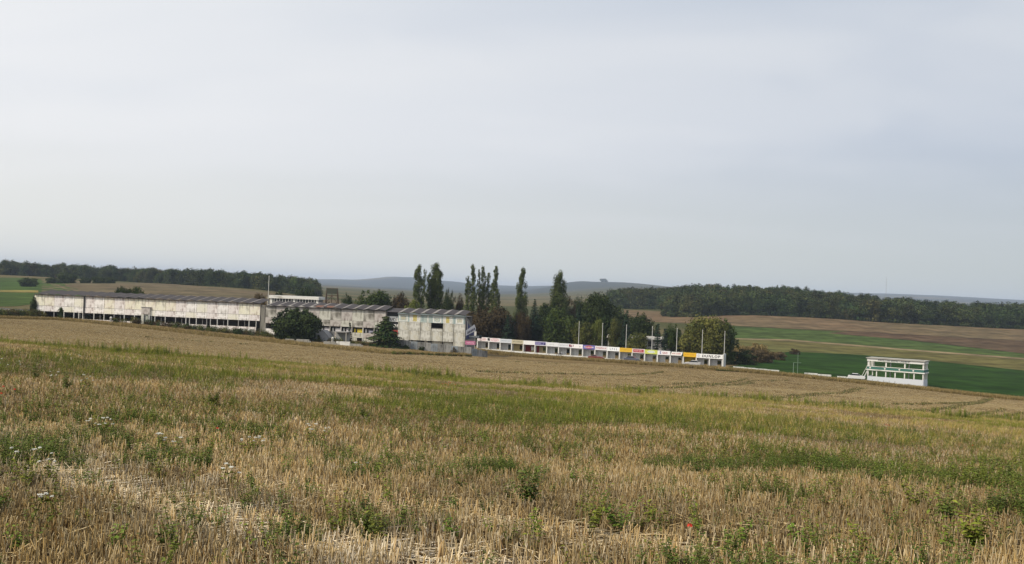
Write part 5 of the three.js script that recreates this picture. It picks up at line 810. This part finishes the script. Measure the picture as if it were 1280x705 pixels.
// single plants one can point at
function herb(name, label, cat, px, py, h, nst, pal, seed, group, leaf = 0.055, spread = 0.08) { const p = hit(px, py), t = thing(name, label, cat, p, hash2(seed, 1) * 6, group), [lv, st] = leafyWeed(seed, h, nst, pal, leaf, spread); part('leaves', lv, M_HERB, t); part('stems', st, M_HERB, t); return t; }
const BRT = [[0.075, 0.130, 0.014], [0.135, 0.190, 0.028]];
for (const [px, py, h, n, pal, lab, leaf] of [
  [660, 636, 0.52, 9, DGR, 'tall dark-stemmed weed with drooping leaves in the stubble', 0.06], [716, 612, 0.26, 6, BRT, 'bright green leafy weed beside the tall dark-stemmed one', 0.05], [770, 668, 0.42, 7, BRT, 'upright bright green weed above a gap of bare stalks', 0.05], [745, 662, 0.24, 5, GRN, 'lower green weed beside the upright bright green one', 0.05], [812, 655, 0.24, 6, GRN, 'low spreading green weed right of the upright bright green one', 0.05],
  [556, 568, 0.28, 8, BRT, 'compact bright green weed on the slope of stubble', 0.055], [594, 581, 0.22, 6, BRT, 'small bright green weed next to the compact one', 0.05], [634, 592, 0.26, 6, GRN, 'pale green weed beside the tall dark-stemmed one', 0.05], [562, 677, 0.24, 5, BRT, 'solitary green weed beside crossed pale straws', 0.05], [918, 697, 0.34, 8, BRT, 'fresh green weed near the red poppy', 0.05],
  [1026, 598, 0.36, 6, DGR, 'slim dark weed at the near side of the green wheel track', 0.05], [1000, 690, 0.3, 8, BRT, 'bright round weed in the pale stubble', 0.055], [1072, 687, 0.28, 6, GRN, 'low green weed between straw patches', 0.05], [1215, 690, 0.42, 12, GRN, 'large green weed clump in the dark leafy patch', 0.06], [1244, 648, 0.4, 10, DGR, 'dark broad weed in the leafy patch', 0.055],
  [1180, 655, 0.36, 10, DGR, 'dark spreading weed before the pale stalks', 0.055], [1140, 640, 0.34, 8, GRN, 'mid green weed at the edge of the leafy patch', 0.05], [1230, 606, 0.5, 10, DGR, 'tallest weed in the green wheel track', 0.06], [1259, 604, 0.44, 9, DGR, 'tall weed beside the tallest one in the wheel track', 0.06], [266, 512, 0.5, 12, DGR, 'round dark weed clump in the reddish stubble', 0.07],
  [84, 492, 0.55, 10, DGR, 'round dark leafy weed low in the brown patch', 0.07], [44, 478, 0.7, 7, DGR, 'tall narrow dark weed beside the round leafy one', 0.06], [455, 527, 0.45, 12, DGR, 'wide dark weed clump below the green band', 0.06], [145, 690, 0.3, 5, BRT, 'thin yellow-green weed in the flattened straw', 0.05], [208, 688, 0.22, 7, DGR, 'small dark weed at the edge of the wheel track', 0.05], [1165, 550, 0.55, 8, GRN, 'upright green weed above the wheel track', 0.06], [34, 612, 0.4, 9, GRN, 'feathery green weed under white flower heads', 0.035]])
  herb('weed_plant', lab, 'weed', px, py, h, n, pal, 900 + px + py, 'single weeds in the stubble', leaf);
// white umbels
function umbel(label, px, py, heads, h, seed) {
  const r = rng(seed), p = hit(px, py), t = thing('white_umbel', label, 'flower', p, 0, 'white flowers in the stubble'), S = new Blades(), F = new Leaves();
  for (let k = 0; k < heads; k++) { const x = (r() - 0.5) * h * 1.3, z = (r() - 0.5) * h * 0.8, hh = h * (0.72 + 0.4 * r()); S.stem(x * 0.25, -0.02, z * 0.25, x * 0.75, hh, z * 0.75, 0.003, 0.002, [0.09, 0.11, 0.04]); const R0 = 0.012 + 0.018 * r(); for (let i = 0; i < 26; i++) { const a = r() * 6.28, q = Math.sqrt(r()) * R0; F.quad(x + Math.cos(a) * q, hh + 0.012 * r() - q * 0.1, z + Math.sin(a) * q, (r() - 0.5) * 0.8, 1, (r() - 0.5) * 0.8 + 0.3, 0.017, 0.9, r() * 6, [0.52, 0.52, 0.46]); } for (let i = 0; i < 14; i++) { const f = 0.1 + 0.7 * r(), a = r() * 6.28; F.quad(x * (0.25 + 0.75 * f) + Math.cos(a) * 0.04, hh * f, z * (0.25 + 0.75 * f) + Math.sin(a) * 0.04, r() - 0.5, 1, r() - 0.5, 0.07, 0.3, r() * 6, mixc(GRN[0], GRN[1], r(), 0.9)); } }
  part('flower_heads', F.geo(), M_HERB, t); part('stems', S.geo(), M_HERB, t);
}
[[20, 606, 5, 0.36, 'white umbel flowers standing over the feathery green weed'], [62, 612, 4, 0.34, 'white umbel flowers next to the feathery green weed'], [66, 640, 4, 0.16, 'few small white flowers low in the stubble below the umbels'], [208, 572, 9, 0.3, 'dense white umbel cluster beside yellow-green leaves'], [315, 572, 10, 0.3, 'wide white umbel cluster in the straw'], [290, 612, 4, 0.26, 'loose trio of white umbels in dark stubble'], [128, 550, 9, 0.32, 'broad white umbel patch in the reddish stubble'], [395, 556, 9, 0.32, 'white umbel patch below the dark weed clump'], [112, 490, 6, 0.4, 'white flowers on a pale green plant in the brown patch'], [92, 462, 5, 0.5, 'white flowers along the weedy strip'], [8, 474, 5, 0.5, 'white flowers beside the tall narrow weed'], [70, 484, 5, 0.4, 'white flowers above the round dark weed'], [830, 512, 6, 0.5, 'cream flowers in the yellowing grass'], [1088, 530, 3, 0.4, 'single white flowers in the thin stubble'], [450, 596, 4, 0.18, 'small white flowers in pale stalks']].forEach(([px, py, n, h, lab], k) => umbel(lab, px, py, n, h, 1500 + k));
// poppies
[[861, 682, 0.16, 1, 'bright red poppy in the straw'], [18, 512, 0.34, 2, 'pair of red poppies in the brown patch'], [4, 505, 0.34, 1, 'red poppy beside the pair in the brown patch'], [272, 552, 0.22, 1, 'single small red poppy in pale straw'], [1111, 540, 0.32, 3, 'red poppies in the thin stubble above the wheel track'], [1215, 568, 0.26, 1, 'lone red poppy beside the upright green weed'], [560, 492, 0.45, 6, 'patch of faded red poppies in the green band']].forEach(([px, py, h, n, lab], k) => {
  const r = rng(1700 + k), p = hit(px, py), t = thing('poppy', lab, 'poppy', p, 0, 'poppies'), S = new Blades(), F = new Leaves(); for (let i = 0; i < n; i++) { const x = i ? (r() - 0.5) * h * 1.6 : 0, z = i ? (r() - 0.5) * h : 0, hh = h * (0.85 + 0.3 * r()); S.stem(x, -0.02, z, 0.01, hh, 0.01, 0.0022, 0.0016, [0.08, 0.11, 0.04]); for (let m = 0; m < 5; m++) { const a = m * 1.257; F.quad(x + Math.cos(a) * 0.016, hh + 0.008, z + Math.sin(a) * 0.016, Math.cos(a) * 0.9, 0.55, Math.sin(a) * 0.9, 0.034, 0.95, r(), [0.45, 0.035, 0.018]); } }
  part('petals', F.geo(), M_HERB, t); part('stems', S.geo(), M_HERB, t);
});
// ---------------------------------------------------------------- far field: wheel marks, verges and scrub
function along(list, step, fn) { for (let i = 0; i < list.length - 1; i++) { const a = hit(...list[i], 60), b = hit(...list[i + 1], 60), L = Math.hypot(b[0] - a[0], b[2] - a[2]), n = Math.ceil(L / step); for (let k = 0; k < n; k++) fn(lerp(a[0], b[0], k / n), lerp(a[2], b[2], k / n), (i + k / n) / (list.length - 1)); } }
{
  const rand = rng(8101), marks = [], verge = [], scrub = [], clods = [];
  for (const [L, w, d] of [[[[600, 465.5], [700, 468], [830, 464.5]], 0.5, 0.75], [[[790, 487], [880, 482], [940, 478]], 0.8, 1], [[[930, 477], [985, 475.5]], 0.6, 0.6], [[[975, 498], [1040, 492], [1078, 485]], 1.0, 1], [[[1110, 506], [1180, 505], [1240, 498]], 0.6, 0.9], [[[1130, 514.5], [1190, 510], [1236, 499]], 0.5, 0.8], [[[1215, 520], [1256, 512]], 0.4, 0.5], [[[1245, 522], [1280, 515]], 0.4, 0.5], [[[980, 506], [1060, 503]], 0.4, 0.4], [[[840, 481], [935, 473]], 0.5, 0.5], [[[170, 421], [320, 431]], 0.3, 0.25], [[[640, 452], [720, 455]], 0.4, 0.35]])
    along(L, 0.55, (x, z, f) => { if (rand() < d) marks.push([x + (rand() - 0.5) * w * 2, z + (rand() - 0.5) * w * 2, rand() * 6.28, 0.6 + 0.7 * rand(), rand()]); });
  // dry grass verge before the road and along the stands
  for (let i = 0; i < 11000; i++) { const q = lerp(-12, 225, rand()), w = 9.9 + 6.5 * Math.pow(rand(), 1.4); verge.push([PL[0] + UN[0] * q - UN[1] * w, PL[1] + UN[1] * q + UN[0] * w, rand() * 6.28, 1.0 + 0.6 * rand(), rand()]); }
  along([[-60, 396], [60, 399], [180, 410.5], [340, 428], [480, 442], [600, 445]], 0.12, (x, z, f) => { for (let k = 0; k < 2; k++) { const q = rand() * 13 - 2; verge.push([x + 0.17 * q, z - q, rand() * 6.28, 0.7 + 0.7 * rand(), rand()]); } });
  along([[-60, 393], [60, 395], [180, 406], [340, 422], [470, 434]], 0.35, (x, z, f) => { if (rand() < 0.95 - 0.3 * f) { const q = rand() * 7; scrub.push([x + 0.17 * q, z - q, rand() * 6.28, (0.6 + 0.9 * rand()) * (1.2 - 0.4 * f), rand()]); } });
  along([[490, 443], [590, 446]], 0.4, (x, z) => { if (rand() < 0.4) scrub.push([x, z - 1.0 + rand(), rand() * 6.28, 0.3 + 0.35 * rand(), rand()]); });
  const hay = [0, 1, 2].map((k) => grassTuft(820 + k, 26, 0.62, 0.42, 0.035, [[0.14, 0.115, 0.035], [0.24, 0.18, 0.065]], 0.35)), mk = [0, 1, 2].map((k) => grassTuft(830 + k, 22, 0.3, 0.4, 0.05, [[0.055, 0.07, 0.022], [0.10, 0.10, 0.035]], 0.15));
  const sc = [0, 1, 2].map((k) => { const r = rng(840 + k); return crown([[0, 0.5, 0, 0.8, 0.75, 0.8], [0.6, 0.4, 0.2, 0.5, 0.5, 0.5], [-0.6, 0.45, -0.1, 0.5, 0.55, 0.5]], 260, 0.16, k === 0 ? PAL.olive : k === 1 ? PAL.copper : PAL.green, r); });
  scatter('weedy_wheel_marks', 'dark weedy wheel marks across the far stubble field', 'weeds', mk, M_HERB, marks, greenTint);
  scatter('verge_grass', 'dry golden grass along the road and the stands', 'grass', hay, M_HERB, verge, (s) => { const v = 0.7 + 0.5 * s[4]; return C(v, v * 0.97, v * 0.9); });
  scatter('bramble_scrub', 'brown and green scrub at the foot of the stands', 'scrub', sc, M_LEAF, scrub, greenTint);
  // short pale stubble of the far field
  const sh = [0, 1, 2].map((k) => stubbleClump(860 + k, 16, 1.0, 0.8, 0.09, 0.012)), fs = []; for (let i = 0; i < 60000; i++) { const Z = Math.sqrt(lerp(88 * 88, 262 * 262, rand())), x = (rand() * 2 - 1) * Z * 0.56; if (Z < edgeZ(x) + 1) continue; if (rand() > 0.35 + 0.8 * fbm(x / 20, Z / 6, 351, 3)) continue; fs.push([x, -Z, rand() * 6.28, 0.9 + 0.5 * rand(), 0.75]); }
  scatter('far_stubble', 'short pale stubble of the field below the stands', 'stubble', sh, M_STRAW, fs, (s) => { const v = 0.85 + 0.3 * hash2(Math.round(s[0] * 9), Math.round(s[1] * 9)); return C(v * 0.82, v * 0.84, v * 0.86); });
  console.log('verge', verge.length, scrub.length, marks.length, fs.length);
}
renderer.render(scene, camera);
